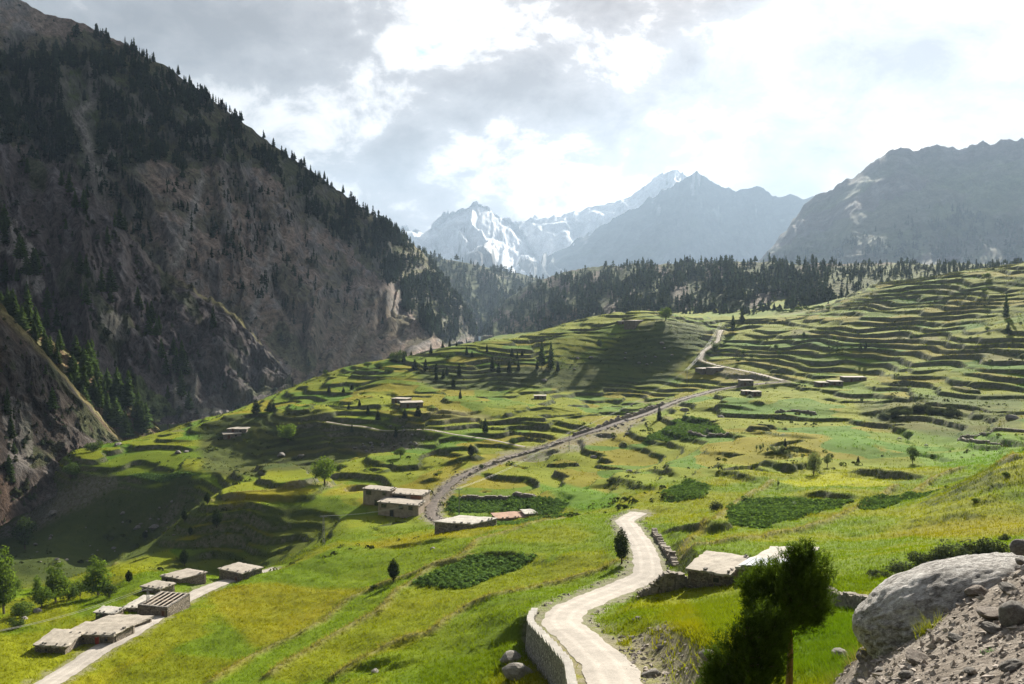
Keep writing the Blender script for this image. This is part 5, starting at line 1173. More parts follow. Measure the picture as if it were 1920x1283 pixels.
for px, py, h, w, lb in ((346,1062,34,20,'dark juniper on the shaded bank behind the left houses'), (407,990,36,22,'dark juniper high on the shaded bank'), (389,946,24,14,'juniper on the sunlit crest of the shaded bank'), (346,980,30,13,'slim juniper left on the crest of the shaded bank'), (242,1094,26,16,'small juniper at the foot of the bank by the poplars'), (272,1012,16,12,'low juniper on the bank crest near the gorge'), (357,1005,18,10,'thin young juniper halfway down the shaded bank')):
    plant('juniper', px, py, h, lb, w)
plant('willow', 187, 1168, 18, 'small grey bush beside the square stone hut', 18); plant('bush', 262, 1165, 0.1 + 6, 'little tuft bush on the verge of the village road', 6)
for px, py, h, w in ((791,660,20,9),(808,663,18,8),(816,644,14,6),(830,646,15,7),(843,646,15,7),(856,643,9,5),(757,680,20,10),(778,696,22,16),(798,696,22,12),(818,700,18,10),(875,666,16,8),(885,670,12,8),(913,661,15,6),(923,696,28,12),(935,700,20,10),(955,700,25,12),(972,696,20,9),(960,670,16,10),(970,673,14,6),(979,668,10,7),(861,706,25,11),(838,703,15,8),(850,727,20,10),(831,710,18,9),(818,713,18,10),(1007,693,18,8),(1046,696,18,10),(721,666,9,6),(761,660,10,6),(771,656,9,5)):
    plant('cone', px, py, h, 'small dark juniper on the wooded knoll above the middle fields', w, 'junipers on the wooded knoll')
for px, py, h, w in ((744,680,30,34),(840,673,18,28),(711,693,18,22),(665,680,20,16),(690,690,14,20),(730,700,16,20),(610,703,12,12)):
    plant('bush', px, py, h, 'rounded leafy bush on the left shoulder of the wooded knoll', w, 'bushes on the wooded knoll')
plant('pine', 1016, 692, 54, 'left of two tall pines at the right end of the knoll', 18); plant('pine', 1033, 694, 56, 'right of two tall pines at the right end of the knoll', 20); plant('bush', 1126, 654, 24, 'leafy tree standing out on the dark hillside below the crest', 16)
for px, py, h, w in ((674,761,12,8),(654,768,12,8),(690,778,18,10),(709,788,18,14),(759,785,18,14),(784,781,20,18),(660,812,15,8),(742,822,20,10),(617,738,14,10),(644,736,10,8),(660,731,12,10),(513,769,14,10),(480,775,26,22),(505,772,18,16)):
    plant('cone', px, py, h, 'small dark juniper on the brown slope left of the middle fields', w, 'junipers on the brown middle slope')
plant('round', 751, 859, 20, 'small bright bush on the terraces below the footpath', 26); plant('bush', 903, 880, 12, 'low bush beside the stony track', 12); plant('bush', 962, 833, 18, 'dark bush where the footpath meets the track', 18)
for px, py, h, w, lb in ((1886,597,48,17,'tallest pine on the right terraced hill'), (1890,629,26,14,'shorter pine just below the tallest one at right'), (1374,623,34,14,'left of two pines above the winding path'), (1391,608,32,12,'right of two pines above the winding path'), (1614,656,14,7,'left of two tiny pines on the lit terrace spur'), (1623,656,18,8,'right of two tiny pines on the lit terrace spur')): plant('pine', px, py, h, lb, w)
plant('round', 1248, 602, 26, 'sunlit round tree on the far crest line', 26)
for px, py, h, w in ((1341,658,22,16),(1395,667,14,11),(1455,660,18,9),(1461,667,14,9),(1564,639,12,7),(1507,633,14,7),(1687,622,12,10),(1852,622,12,10),(1708,637,10,7),(1721,633,9,10),(1819,637,8,6),(1850,523,14,16),(1800,641,10,10),(1845,547,10,14),(1330,668,14,16),(1410,672,10,14),(1385,680,10,12)):
    plant('bush', px, py, h, 'small dark bush dotted on the right terraced hill', w, 'bushes on the right terraced hill')
for i in range(14): plant('bush', 1460 + i * 7 + random.uniform(-2, 2), 586 - i * .5 + random.uniform(-2, 2), random.uniform(6, 10), 'low dark bush in the hedge along the far terrace rim', random.uniform(9, 13), 'hedge on the far terrace rim')
for i in range(13): plant('willow', 1417 + i * 7.2 + random.uniform(-2, 2), 842 + i * 1.2 + random.uniform(-4, 4), random.uniform(9, 15), 'pale willow sapling in the row along the stream', random.uniform(6, 10), 'willow saplings along the stream')
plant('cone', 1472, 838, 16, 'dark little juniper rising above the willow saplings', 8); plant('willow', 1459, 914, 16, 'pale sapling on the gully edge', 8); plant('cone', 1609, 868, 13, 'tiny juniper in the pasture right of the willow', 8)
for i in range(16): plant('shrub', 1664 + i * 8.6 + random.uniform(-5, 5), 790 - 9 * math.sin(i / 4.0) - i * .9 + random.uniform(-6, 4), random.uniform(14, 24), 'dark grey green shrub in the thicket on the right bank', random.uniform(18, 28), 'thicket on the right bank')
for px, py, h, w, lb in ((1344,959,24,34,'dark shrub on the bund left of the potato field'), (1775,916,10,10,'tiny shrub on the right grass slope'), (1886,896,14,18,'dark cushion shrub high on the right grass slope'), (1830,942,11,18,'flat shrub in the middle of the right grass slope'), (1616,753,10,7,'small shrub left of the thicket'),
   (1735,1070,52,66,'grey shrub left of the group behind the boulder'), (1782,1062,62,70,'tall grey shrub in the group behind the boulder'), (1832,1052,58,74,'broad grey shrub in the group behind the boulder'), (1870,1046,44,52,'grey shrub right of the group behind the boulder'), (1884,1016,20,24,'single small grey shrub above the boulder group'), (1690,1078,34,58,'dark low shrub at the left end of the group behind the boulder'), (1650,1086,24,44,'smallest low shrub left of the boulder group'), (700,1104,8,14,'brown little bush on the bund near the lone juniper')):
    plant('shrub' if py > 990 or px < 1400 else 'bush', px, py, h, lb, w)
# ------------------------------------------------------------------ rocks
def rock_mesh(seed, sub=4, rough=.22, flat=.75, mat=None, sharp=0.0, big=1.0):
    import bmesh
    bm = bmesh.new(); bmesh.ops.create_icosphere(bm, subdivisions=sub, radius=1.0); V = np.array([v.co for v in bm.verts])
    r = np.random.default_rng(seed)
    if sharp:   # cut by random planes for angular stones
        for _ in range(9):
            n = r.normal(size=3); n /= np.linalg.norm(n); dd = r.uniform(.55, .9); s = V @ n; V = V - np.outer(np.maximum(s - dd, 0) * sharp, n)
    o = seed * 3.7
    n3 = lambda f, k: fbm(V[:, 0] * f + o, V[:, 1] * f + V[:, 2] * f * .7, 4, k) + fbm(V[:, 1] * f - o, V[:, 2] * f + V[:, 0] * f * .4, 4, k + 7)
    V = V * (1 + rough * .5 * n3(.9 * big, 5) + rough * .13 * n3(3.5 * big, 9) + (rough * .12 * n3(11 * big, 13) if sub > 5 else 0))[:, None]; V[:, 2] *= flat
    for v, c in zip(bm.verts, V): v.co = c
    me = bpy.data.meshes.new('rock'); bm.to_mesh(me); bm.free(); me.polygons.foreach_set('use_smooth', [not sharp] * len(me.polygons)); me.materials.append(mat or M_STONE_GREY); return me
R_GREY = [rock_mesh(20 + i, 3, .3, .7, M_STONE_GREY, .8) for i in range(4)]
R_BROWN = [rock_mesh(30 + i, 3, .3, .6, M_STONE_BROWN, .9) for i in range(3)]
R_SMOOTH = [rock_mesh(40 + i, 4, .2, .8, M_STONE_GREY) for i in range(3)]
def rock(px, py, wpx, label, me=None, d=None, flat=1.0, group=None, tilt=0.0, sink=.25, name='rock', rot=None, cat='rock'):
    p = hit(px, py) if d is None else unproj(px, py, d); s = wpx * p[1] / F / 2
    o = obj(name, me or random.choice(R_GREY), None, (p[0], p[1], p[2] + s * flat * (.7 - sink * 1.4)), random.uniform(0, 6.28) if rot is None else rot, (s, s * .8, s * flat))
    o.rotation_euler[1] = tilt; return tag(o, label, cat, group)
# the great granite boulder: shaped from a rounded block, low at its left end
BD = rock_mesh(3, 6, .11, .62, M_STONE, 0.0, 1.3)
bo = obj('boulder', BD, None, unproj(1790, 1142, 11.6), 0.0, (1.52, 1.15, 1.06)); bo.rotation_euler = (R(-6), R(-17), R(8)); tag(bo, 'huge pale granite boulder at the right edge of the foreground', 'boulder')
for px, py, w, lb, me, d, fl_, tl in (
   (1914,1032,38,'banded grey rock perched above the right end of the boulder', R_SMOOTH[0], 11.2, 1.0, .15), (1912,1056,22,'small dark stone lying at the boulder top', R_GREY[0], 10.8, .9, 0),
   (1902,1172,66,'rounded pale rock on the scree at the right edge', R_SMOOTH[1], 8.6, 1.1, .2), (1862,1158,74,'brown slab jutting out of the scree', R_BROWN[0], 8.9, .5, -.12), (1834,1118,58,'brown weathered stone beside the boulder', R_BROWN[1], 9.8, .8, .1),
   (1722,1248,60,'flat brownish stone low on the scree', R_BROWN[2], 9.2, .6, .3), (1700,1272,30,'pale stone at the bottom of the scree', R_SMOOTH[2], 8.8, .8, 0), (1576,1232,44,'pale flat stone where the scree meets the grass', R_GREY[1], 12.6, .6, .1),
   (1862,1192,46,'grey angular stone left of the rounded pale rock', R_GREY[2], 8.6, .6, .2), (1790,1205,40,'half buried grey stone under the boulder', R_GREY[3], 9.4, .6, 0), (1895,1265,50,'dark stone in the bottom right corner', R_GREY[0], 7.3, .7, .3), (1820,1270,34,'small grey stone near the bottom right corner', R_GREY[1], 7.7, .6, 0), (1890,1118,40,'grey stone halfway up the right scree', R_GREY[2], 9.6, .6, .2),
   (1650,1262,26,'little stone at the lower left of the scree', R_GREY[3], 9.9, .7, 0), (1618,1240,34,'tilted grey stone at the left tip of the scree', R_GREY[2], 11.6, .5, .5)):
    rock(px, py, w, lb, me, d if py < 1060 else None, fl_, None, tl, .3)
for px, py, w, lb in ((960,1238,52,'grey rock below the retaining wall, upper one'), (972,1268,64,'grey rock below the retaining wall, lower one'), (705,1262,22,'dark stone on the near grassy bank'), (1184,1198,18,'pale stone in the roadside bank'), (1195,1162,18,'brown stone high in the roadside bank'), (1330,1235,42,'grey slab at the foot of the roadside bank'), (1240,1215,18,'small grey stone in the roadside bank'), (1222,1268,40,'large grey stone beside the road at the bottom'),
   (811,1030,13,'pale stone on the dark bund in the near field'), (289,991,18,'right of two pale boulders under the bank crest'), (258,990,14,'left of two pale boulders under the bank crest'), (1896,786,26,'pale boulder on the right pasture'), (1020,715,14,'pale boulder at the foot of the knoll'), (334,850,16,'pale boulder on the promontory field, left one'), (349,848,12,'pale boulder on the promontory field, right one'), (100,965,24,'pale rock on the scree of the gorge side'), (222,835,16,'grey boulder at the gorge rim beside the bush'), (528,855,20,'pale rock group on the dark left terraces'), (565,856,14,'pale rock right on the dark left terraces'), (1283,770,18,'grey boulder right of the climbing track'), (1352,783,16,'flat boulder by the potato patch'), (70,1148,24,'dark rock in the field left of the stone hut'), (45,1162,16,'low rock near the left bush'), (1113,858,14,'pale rock among the dark terraces'), (1180,885,14,'pale rock below the dark terraces')):
    rock(px, py, w, lb, None, None, .8, sink=.45)
rr = random.Random(5)
for P, n, lb, gp in (([(20,1000),(330,940),(330,1010),(160,1060),(40,1060)], 26, 'small pale stone strewn over the shaded gorge slope', 'stones on the shaded gorge slope'), ([(640,800),(800,800),(790,840),(650,850)], 22, 'small pale stone on the brown slope by the footpath', 'stones on the brown slope'), ([(1080,800),(1220,770),(1240,790),(1100,850)], 16, 'small grey stone tumbled below the stony track', 'stones below the stony track'), ([(1050,640),(1280,640),(1250,700),(1080,710)], 14, 'tiny pale stone on the dark hillside below the crest', 'stones on the dark hillside')):
    k = 0
    while k < n:
        x = rr.uniform(min(p[0] for p in P), max(p[0] for p in P)); y = rr.uniform(min(p[1] for p in P), max(p[1] for p in P))
        if inpoly(np.array([x]), np.array([y]), P)[0]: rock(x, y, rr.uniform(4, 10), lb, None, None, .8, gp); k += 1

# ------------------------------------------------------------------ scree: thousands of small stones in one mass
def pebbles(name, n, gen, label, mat, seed):
    r = np.random.default_rng(seed); base = np.array([(1, 0, 0), (-1, 0, 0), (0, 1, 0), (0, -1, 0), (0, 0, 1), (0, 0, -1)], float)
    tri = np.array([(0, 2, 4), (2, 1, 4), (1, 3, 4), (3, 0, 4), (2, 0, 5), (1, 2, 5), (3, 1, 5), (0, 3, 5)])
    X, Y, S = gen(r, n); n = len(X); Z = gz(X, Y)
    B = base[None] + r.normal(size=(n, 6, 3)) * .28; a = r.uniform(0, 6.28, n); c, s = np.cos(a), np.sin(a)
    sc = S[:, None] * np.stack([r.uniform(.7, 1.5, n), r.uniform(.6, 1.1, n), r.uniform(.35, .8, n)], -1); B = B * sc[:, None]
    Bx = B[..., 0] * c[:, None] - B[..., 1] * s[:, None]; By = B[..., 0] * s[:, None] + B[..., 1] * c[:, None]
    Vp = np.stack([Bx + X[:, None], By + Y[:, None], B[..., 2] + Z[:, None] + S[:, None] * .15], -1).reshape(-1, 3)
    Fp = (tri[None] + (np.arange(n) * 6)[:, None, None]).reshape(-1, 3)
    return tag(obj(name, mesh_np(name, Vp, Fp, 3, mat)), label, 'gravel', kind='stuff')
def gen_scree(r, n):
    u = r.uniform(.36, .78, n); y = np.exp(r.uniform(np.log(2.2), np.log(15.5), n)); x = u * y; k = bil(scr, GU, GY, u, y) > r.random(n) * .9
    return x[k], y[k], (.006 + .055 * r.random(k.sum()) ** 6) * np.clip(y[k] / 9, .45, 1.4)
pebbles('gravel', 26000, gen_scree, 'loose grey gravel covering the foreground slope', M_GRAVEL, 3)
def gen_bank(r, n):
    u = r.uniform(.14, .30, n); y = r.uniform(34, 52, n); x = u * y; rk = bil(rock_mask, GU, GY, u, y); k = rk > .25 + .5 * r.random(n)
    return x[k], y[k], (.04 + .16 * r.random(k.sum()) ** 3)
rock_mask = globals().get('rock_grid')
if rock_mask is not None: pebbles('bank_rubble', 1600, gen_bank, 'loose stones on the bank above the near road', M_GRAVEL, 4)
def line_stones(name, L, offs, n, size, label, seed):
    def g(r, n_):
        s = r.uniform(0, 1, n_); q = np.linspace(0, 1, len(L)); x = np.interp(s, q, L[:, 0]); y = np.interp(s, q, L[:, 1]); T = np.gradient(L[:, :2], axis=0); T /= np.linalg.norm(T, axis=1)[:, None]
        nx = np.interp(s, q, -T[:, 1]); ny = np.interp(s, q, T[:, 0]); o = np.where(r.random(n_) < .5, -1, 1) * (offs + np.abs(r.normal(size=n_)) * .5); return x + nx * o, y + ny * o, size * (.3 + r.random(n_) ** 3)
    return pebbles(name, n, g, label, M_RUBBLE, seed)
line_stones('verge_stones', MAIN, 2.05, 900, .16, 'loose stones along both verges of the pale road', 6)
line_stones('track_stones', TRACK, 1.0, 2600, .32, 'rubble lying along the stony track', 7)
line_stones('path_stones', PATH1, 1.4, 500, .4, 'rubble along the winding mountain path', 8)

# ------------------------------------------------------------------ the foreground pine and the dark bush at its foot
def needle_tree(name, px, d, top_py, label, crown, trunk=True, lean=0.0, nsprig=900, seed=1):
    r = np.random.default_rng(seed); u = float(ray(px, 1200)[0]); base = np.array([u * d, d, 0.0]); base[2] = float(gz(base[0], base[1])); k = d / F
    o = thing(name, label, 'tree', base - np.array([0, 0, .15])); topz = roofz(px, top_py, d) - base[2]
    if trunk:
        tb = MB(); zs = np.linspace(-.1, topz * .93, 9); tb.tube([(.03 * math.sin(z * 2.2) + lean * z, .03 * math.cos(z * 1.7), z) for z in zs], np.linspace(.155, .03, 9), 9); tb.build('trunk', M_BARK_RED, o, smooth=True)
    # sprigs: needle fans round short twigs
    V = []; Fq = []; S = []; lim = MB(); P = []
    for (cx_, cpy, rx, ry) in crown:     # lobes given in photo pixels
        cz_ = roofz(px, cpy, d) - base[2]; x0 = (cx_ - px) * k; n = int(nsprig * rx * ry / 3600)
        dd = r.normal(size=(n, 3)); dd /= np.linalg.norm(dd, axis=1)[:, None]; q = (.25 + .85 * r.random(n) ** .6 + .35 * np.clip(fbm(dd[:, 0] * 3.1 + cx_, dd[:, 2] * 3.1 + dd[:, 1] * 2.3, 2, 4), -.5, .8))[:, None]
        P.append(np.array([x0, r.uniform(-.1, .1), cz_]) + dd * q * np.array([rx * k, rx * k * .95, ry * k]))
        for _ in range(7):
            e = r.normal(size=3); e /= np.linalg.norm(e); e = np.array([x0, 0, cz_]) + e * np.array([rx, rx, ry]) * k * .8; z = max(.3, e[2] - r.uniform(.1, .5))
            lim.tube([(lean * z, 0, z), ((e[0]) * .5, e[1] * .5, (z + e[2]) / 2), tuple(e)], [.035, .02, .008], 5)
    P = np.vstack(P); n = len(P)
    out = P - np.array([0, 0, P[:, 2].mean() - .8]); out[:, 2] *= .5; out /= np.linalg.norm(out, axis=1)[:, None] + 1e-9
    ax = out * .7 + r.normal(size=(n, 3)) * .35 + np.array([0, 0, .75]); ax /= np.linalg.norm(ax, axis=1)[:, None]
    nn = 11; L = r.uniform(.10, .26, n)
    tt = r.random((n, nn)); ang = r.uniform(0, 6.28, (n, nn)); a = np.cross(ax, r.normal(size=(n, 3))); a /= np.linalg.norm(a, axis=1)[:, None]; b = np.cross(ax, a)
    side = a[:, None] * np.cos(ang)[..., None] + b[:, None] * np.sin(ang)[..., None]
    root = P[:, None] + ax[:, None] * (tt * L[:, None])[..., None]; dirn = ax[:, None] * .8 + side * .75; dirn /= np.linalg.norm(dirn, axis=-1)[..., None]
    ln = r.uniform(.07, .13, (n, nn))[..., None]; wd = np.cross(dirn, r.normal(size=(n, nn, 3))); wd /= np.linalg.norm(wd, axis=-1)[..., None]; wd *= .009
    tri = np.stack([root - wd, root + wd, root + dirn * ln], 2).reshape(-1, 3)
    sh = np.repeat(r.uniform(.6, 1.4, n), nn * 3)
    obj('crown', mesh_np('crown', tri, np.arange(len(tri)).reshape(-1, 3), 3, M_NEEDLE_DARK, np.repeat(sh[:, None], 3, 1)), o); lim.build('branches', M_BARK, o); return o
needle_tree('pine_tree', 1481, 20.0, 1018, 'dark bushy foreground pine with a bare reddish trunk', [(1468,1106,68,54),(1500,1066,48,42),(1428,1098,38,40),(1524,1116,32,40),(1494,1040,20,24),(1446,1138,44,34),(1508,1150,30,24),(1466,1166,34,22),(1512,1028,12,18)], nsprig=1700, seed=5)
needle_tree('juniper_bush', 1398, 18.6, 1140, 'dark dense juniper bush at the bottom left of the foreground pine', [(1436,1164,40,36),(1425,1186,48,40),(1392,1236,62,50),(1436,1226,40,44),(1352,1262,32,30),(1400,1290,72,34)], False, nsprig=1500, seed=6)
# ------------------------------------------------------------------ crops, grass and animals
def leaf_plants(name, key, n, label, size, seed, leaves=9):
    poly = uvpoly(FIELDS[key]); r = np.random.default_rng(seed); out = []
    u0, l0 = poly.min(0); u1, l1 = poly.max(0); X = []; 
    u = r.uniform(u0, u1, n * 6); l = r.uniform(l0, l1, n * 6); k = inpoly(u, l, poly); u, l = u[k][:n], l[k][:n]; y = np.exp(l); x = u * y
    row = size * 2.2; x = np.round((x + .35 * y) / row) * row - .35 * y + r.normal(size=len(x)) * size * .35          # planted in rows
    z = gz(x, y); m = len(x); d = r.normal(size=(m, leaves, 3)); d[..., 2] = np.abs(d[..., 2]) * .8 + .15; d /= np.linalg.norm(d, axis=-1)[..., None]
    P = np.stack([x, y, z], -1)[:, None] + d * size * r.uniform(.5, 1.1, (m, leaves, 1)); nr = d + r.normal(size=d.shape) * .4 + np.array([0, 0, .6]); nr /= np.linalg.norm(nr, axis=-1)[..., None]
    a = np.cross(nr, r.normal(size=d.shape)); a /= np.linalg.norm(a, axis=-1)[..., None]; b = np.cross(nr, a); s = size * r.uniform(.35, .7, (m, leaves, 1))
    V_ = np.stack([P - a * s, P - b * s * .6, P + a * s, P + b * s * .6], 2).reshape(-1, 3); sh = np.repeat((r.uniform(.6, 1.35, (m, leaves)) * r.uniform(.8, 1.2, (m, 1))).ravel(), 4)
    return tag(obj(name, mesh_np(name, V_, np.arange(len(V_)).reshape(-1, 4), 4, M_CROP, np.repeat(sh[:, None], 3, 1))), label, 'crop field', kind='stuff')
for key, n, lb, sz in (('a', 1500, 'leafy potato crop in the near central field', .42), ('b', 1900, 'leafy potato crop in the right middle field', .42), ('c', 1500, 'potato crop below the long dry stone wall', .5), ('d', 1200, 'bright potato patch right of the climbing track', .5),
                       ('e', 700, 'small potato patch on the left promontory', .4), ('f', 1200, 'narrow potato strip right of the larger field', .32), ('g', 1000, 'potato strip behind the long stone house', .35), ('h', 900, 'potato patch below the middle terraces', .35)):
    leaf_plants('potato_crop', key, n, lb, sz, 70 + n)
def tufts(name, X, Y, H, W, C, blades, label, seed, lean=.35):
    r = np.random.default_rng(seed); n = len(X); Z = gz(X, Y) - .03; a = r.uniform(0, 6.28, (n, blades)); P = np.stack([X, Y, Z], -1)[:, None] + r.normal(size=(n, blades, 3)) * np.array([1, 1, 0]) * (W[:, None, None] * 1.6)
    h = H[:, None] * r.uniform(.6, 1.2, (n, blades)); w = np.stack([np.cos(a), np.sin(a), 0 * a], -1) * W[:, None, None] * .5; tp = np.stack([r.normal(size=a.shape) * lean * h - .12 * h, r.normal(size=a.shape) * lean * h - .12 * h, h], -1)
    V_ = np.stack([P - w, P + w, P + tp], 2).reshape(-1, 3); c = C[:, None] * r.uniform(.82, 1.2, (n, blades, 1)); c = np.repeat(c.reshape(-1, 3), 3, 0)
    return tag(obj(name, mesh_np(name, V_, np.arange(len(V_)).reshape(-1, 3), 3, M_GRASS, c)), label, 'grass', kind='stuff')
def colour_at(u, y): return np.stack([bil(Cg[..., k], GU, GY, u, y) for k in range(3)], -1)
def roadfree(x, y):
    ok = np.ones(len(x), bool)
    for L, w in ((MAIN, 2.0), (SIDE, 1.7), (TRACK, 1.9)):
        d, _, _ = polydist(x, y, L[::4, :2]); ok &= d > w
    return ok
r_ = np.random.default_rng(55)
n = 120000; u = r_.uniform(-.70, .70, n); y = np.exp(r_.uniform(np.log(32), np.log(165), n)); x = u * y
vis = (proj(np.stack([x, y, gz(x, y)], -1))[1] < 1300) & (bil(rock_grid, GU, GY, u, y) < .3 + .3 * r_.random(n)) & roadfree(x, y)
for P in FIELDS.values(): vis &= ~inpoly(u, np.log(y), uvpoly(P))
u, y, x = u[vis], y[vis], x[vis]; hh = (.16 + .16 * r_.random(len(x))) * (1 + .35 * fbm(x / 6, y / 6, 3, 77)) * np.clip(y / 90, .8, 1.25)
tufts('field_grass', x, y, hh, .035 + y * .0006, colour_at(u, y) * 1.12, 3, 'ripening grass and grain growing in the near fields', 9, .3)
# rank grass along bunds, verges and banks
n = 60000; u = r_.uniform(-.7, .7, n); y = np.exp(r_.uniform(np.log(30), np.log(200), n)); x = u * y; bm_ = bil(np.maximum(bundm, sstep(.3, .6, slope) * .45), GU, GY, u, y)
k = (bm_ > .25 + .5 * r_.random(n)) & roadfree(x, y); u, y, x = u[k], y[k], x[k]
tufts('bank_grass', x, y, .3 + .35 * r_.random(len(x)), .04 + y * .0006, colour_at(u, y) * 1.15, 4, 'taller rank grass on the bunds and banks between fields', 10, .45)
# scrub, weeds and rank grass over the distant terraces
n = 150000; u = r_.uniform(-.70, .70, n); y = r_.uniform(150, 500, n); x = u * y; sl_ = bil(slope, GU, GY, u, y); zz_ = gz(x, y)
k = (r_.random(n) < .10 + .75 * sstep(.25, .7, sl_) * np.clip(.6 + fbm(x / 25, y / 25, 3, 79), 0, 1)) & (zz_ > -75) & roadfree(x, y); u, y, x = u[k], y[k], x[k]
tufts('terrace_grass', x, y, .25 + .45 * r_.random(len(x)) ** 2, .10 + y * .0006, colour_at(u, y) * r_.uniform(.7, 1.35, (len(x), 1)), 3, 'rank grass and weeds on the distant terraces', 12, .5)
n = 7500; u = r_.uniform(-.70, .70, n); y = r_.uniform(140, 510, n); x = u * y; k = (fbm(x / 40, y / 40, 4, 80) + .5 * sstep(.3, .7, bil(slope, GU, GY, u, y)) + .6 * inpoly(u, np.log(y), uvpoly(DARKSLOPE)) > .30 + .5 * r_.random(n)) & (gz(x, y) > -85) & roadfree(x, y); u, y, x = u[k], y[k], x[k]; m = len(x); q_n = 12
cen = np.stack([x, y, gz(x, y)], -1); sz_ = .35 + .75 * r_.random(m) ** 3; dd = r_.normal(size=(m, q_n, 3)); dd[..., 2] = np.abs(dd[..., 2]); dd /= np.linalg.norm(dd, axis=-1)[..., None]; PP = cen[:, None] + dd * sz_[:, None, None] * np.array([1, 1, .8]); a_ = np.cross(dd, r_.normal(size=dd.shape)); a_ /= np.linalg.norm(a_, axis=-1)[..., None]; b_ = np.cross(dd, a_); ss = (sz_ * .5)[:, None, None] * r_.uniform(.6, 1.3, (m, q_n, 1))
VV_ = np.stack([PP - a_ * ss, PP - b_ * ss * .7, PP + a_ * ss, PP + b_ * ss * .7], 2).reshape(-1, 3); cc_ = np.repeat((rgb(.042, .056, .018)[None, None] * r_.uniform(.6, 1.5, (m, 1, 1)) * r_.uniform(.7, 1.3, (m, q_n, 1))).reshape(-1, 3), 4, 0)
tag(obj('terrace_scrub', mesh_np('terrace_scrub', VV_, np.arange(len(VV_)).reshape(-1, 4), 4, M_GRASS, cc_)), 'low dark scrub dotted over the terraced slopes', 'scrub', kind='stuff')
# near green hollow behind the pine, slope by the retaining wall
n = 60000; u = r_.uniform(-.12, .58, n); y = np.exp(r_.uniform(np.log(16), np.log(60), n)); x = u * y
k = (bil(rock_grid, GU, GY, u, y) < .3 + .3 * r_.random(n)) & roadfree(x, y) & (proj(np.stack([x, y, gz(x, y)], -1))[1] < 1310); u, y, x = u[k], y[k], x[k]
tufts('meadow_grass', x, y, .16 + .25 * r_.random(len(x)) * (1 + .5 * fbm(x / 3, y / 3, 2, 78)), .016 + y * .0005, colour_at(u, y) * 1.1, 4, 'green meadow grass on the near slopes', 11, .45)
def tuft_thing(px, py, d, n, h, spread, col, label):
    p = unproj(px, py, d); X = p[0] + r_.normal(size=n) * spread; Y = p[1] + r_.normal(size=n) * spread
    o = tufts('grass_tuft', X, Y, np.full(n, h), np.full(n, .010), np.tile(col, (n, 1)), 5, label, int(px), .5); del o['kind']; return o
tuft_thing(1735, 1195, 10.6, 26, .22, .07, rgb(.14, .16, .02), 'yellow green grass tuft growing under the boulder'); tuft_thing(1855, 1215, 8.4, 14, .06, .03, rgb(.04, .14, .02), 'tiny bright green tuft on the scree'); tuft_thing(1560, 1262, 12.8, 90, .28, .22, rgb(.10, .12, .03), 'grass clump at the lower left of the scree'); tuft_thing(1645, 1190, 11.9, 40, .32, .14, rgb(.15, .13, .06), 'dry grass stems against the left end of the boulder'); tuft_thing(1608, 1225, 12.6, 60, .18, .25, rgb(.12, .12, .05), 'short grass along the scree edge')
# two grazing goats, far off in the pasture
def goat(px, py, lb, face):
    p = hit(px, py); o = MB(); o.tube([(-.42, 0, .55), (-.2, 0, .60), (.2, 0, .60), (.42, 0, .58)], [.13, .21, .20, .14], 8); o.tube([(.38, 0, .6), (.58, 0, .42), (.68, 0, .25)], [.12, .09, .08], 7); o.tube([(.64, 0, .27), (.82, 0, .12)], [.09, .05], 7)
    for sx, sy in ((-.32, -.1), (-.32, .1), (.3, -.1), (.3, .1)): o.tube([(sx, sy, .5), (sx - .03, sy, .27), (sx, sy, -.02)], [.075, .045, .035], 6)
    o.tube([(-.45, 0, .58), (-.56, 0, .5)], [.05, .02], 5); g = o.build('goat', mat_simple('white_fleece', (.6, .57, .52), 8, .8, 1.1, .3, .02), None, p, face, True); tag(g, lb, 'goat')
goat(1687, 826, 'white goat grazing in the right pasture, upper one', 2.8); goat(1736, 839, 'white goat grazing in the right pasture, lower one', .4)
# ------------------------------------------------------------------ unseen bank of cloud added overhead, shaped to shade the left mountain, not the fields
CZ = 1700.0
def to_cloud(P): P = np.asarray(P).reshape(-1, 3); k = (CZ - P[:, 2]) / SUN[2]; return P[:, :2] + SUN[None, :2] * k[:, None]
def fl(M, px0, px1, v0=0.0, v1=1.0):
    m = (M.px > px0) & (M.px < px1) & (M.v >= v0) & (M.v <= v1); return M.G[m][::3]
dark_ = np.vstack([to_cloud(fl(L1, -400, 600)), to_cloud(fl(L2, -400, 535)), to_cloud(fl(L3, -400, 200, 0, .93))])
gm = (ZB > -60) & (YY < 520) & (YY > 60) & (np.abs(UU) < .75) & ~((UU < -.51) & (YY > 190)); lit_ = np.vstack([to_cloud(np.stack([XX, YY, ZZ], -1)[gm][::5]), to_cloud(fl(L4, -20, 320, .35, 1)), to_cloud(fl(L2, 250, 560, .95, 1.06))])
c0 = np.minimum(dark_.min(0), lit_.min(0)) - 400; c1 = np.maximum(dark_.max(0), lit_.max(0)) + 300; cell_ = 24.0
nx_, ny_ = (np.ceil((c1 - c0) / cell_)).astype(int) + 1
def raster(P):
    A_ = np.zeros((ny_, nx_)); ij = ((P - c0) / cell_).astype(int); A_[ij[:, 1], ij[:, 0]] = 1; return A_
Dk = raster(dark_); Lt = raster(lit_); far_ = blur(Dk, 26); thick_ = np.clip(far_ * 4, 0, 1); Lb = blur(Lt, 1)
gxx, gyy = np.meshgrid(c0[0] + np.arange(nx_) * cell_, c0[1] + np.arange(ny_) * cell_)
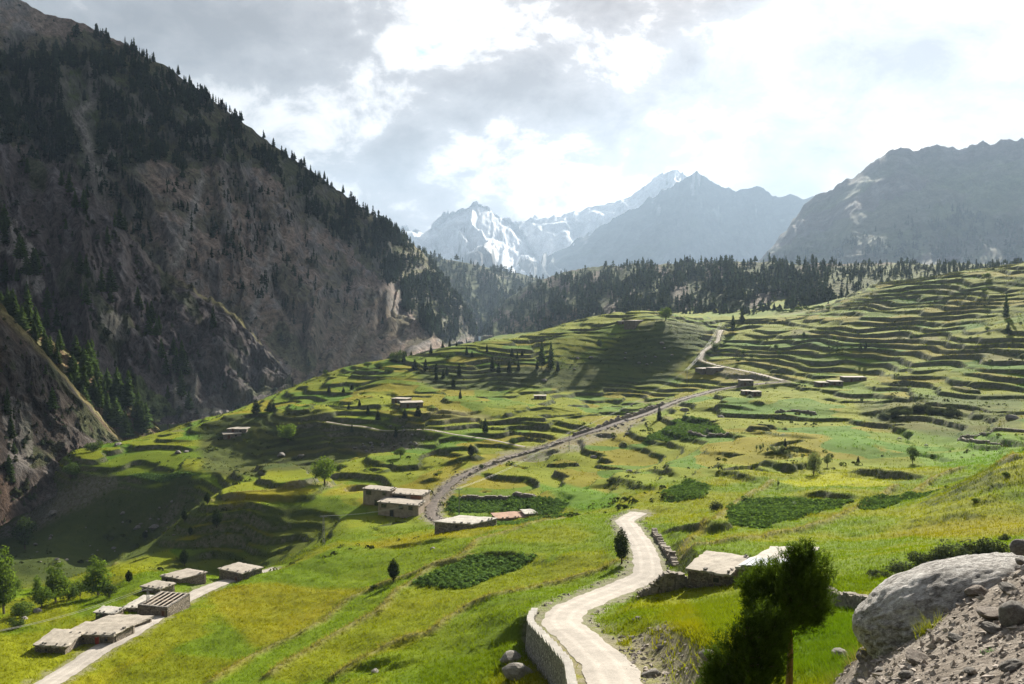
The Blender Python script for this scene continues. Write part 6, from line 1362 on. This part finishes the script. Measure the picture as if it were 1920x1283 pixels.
th_ = np.clip(thick_ + .25 * fbm(gxx / 220, gyy / 220, 4, 95), 0, 1.2) * (thick_ > .02) - 4.0 * np.clip(Lb - .15, 0, 1) - .18; th_[[0, -1]] = -1; th_[:, [0, -1]] = -1
tp = np.clip(th_, 0, None) ** .5; bil_ = 1 + .35 * fbm(gxx / 120, gyy / 120, 4, 96)
top_ = np.stack([gxx, gyy, CZ + 40 * tp * bil_], -1).reshape(-1, 3); bot_ = np.stack([gxx, gyy, CZ - 14 * tp * bil_], -1).reshape(-1, 3)
q_ = (np.arange(ny_ - 1)[:, None] * nx_ + np.arange(nx_ - 1)[None]).ravel(); qq = np.stack([q_, q_ + 1, q_ + nx_ + 1, q_ + nx_], -1); keep = (th_.ravel()[qq] > 0).any(1); qq = qq[keep]
cm, t = newmat('added_shade_cloud'); di = t.n('ShaderNodeBsdfDiffuse'); di.inputs[0].default_value = (.9, .9, .9, 1); tl = t.n('ShaderNodeBsdfTranslucent'); tl.inputs[0].default_value = (.9, .9, .9, 1); mx_ = t.n('ShaderNodeMixShader'); t.l(di.outputs[0], mx_.inputs[1]); t.l(tl.outputs[0], mx_.inputs[2]); oo = t.n('ShaderNodeOutputMaterial'); t.l(mx_.outputs[0], oo.inputs[0])
structure(obj('added_shade_cloud', mesh_np('added_shade_cloud', np.vstack([top_, bot_]), np.vstack([qq, qq[:, ::-1] + len(top_)]), 4, cm, None, True)))
# ------------------------------------------------------------------ haze in the valley air
hm, t = newmat('valley_haze')
vol = t.n('ShaderNodeVolumePrincipled'); vol.inputs['Color'].default_value = (0.55, 0.74, 1.0, 1); vol.inputs['Density'].default_value = 7.5e-5
vol.inputs['Anisotropy'].default_value = 0.15
o_ = t.n('ShaderNodeOutputMaterial'); t.l(vol.outputs[0], o_.inputs['Volume'])
hb = MB(); hb.box((0, 4430, 615), (15000, 9300, 1750)); h_ = hb.build('haze', hm); h_['kind'] = 'stuff'; h_['label'] = 'pale blue haze filling the valley air'; h_['category'] = 'haze'
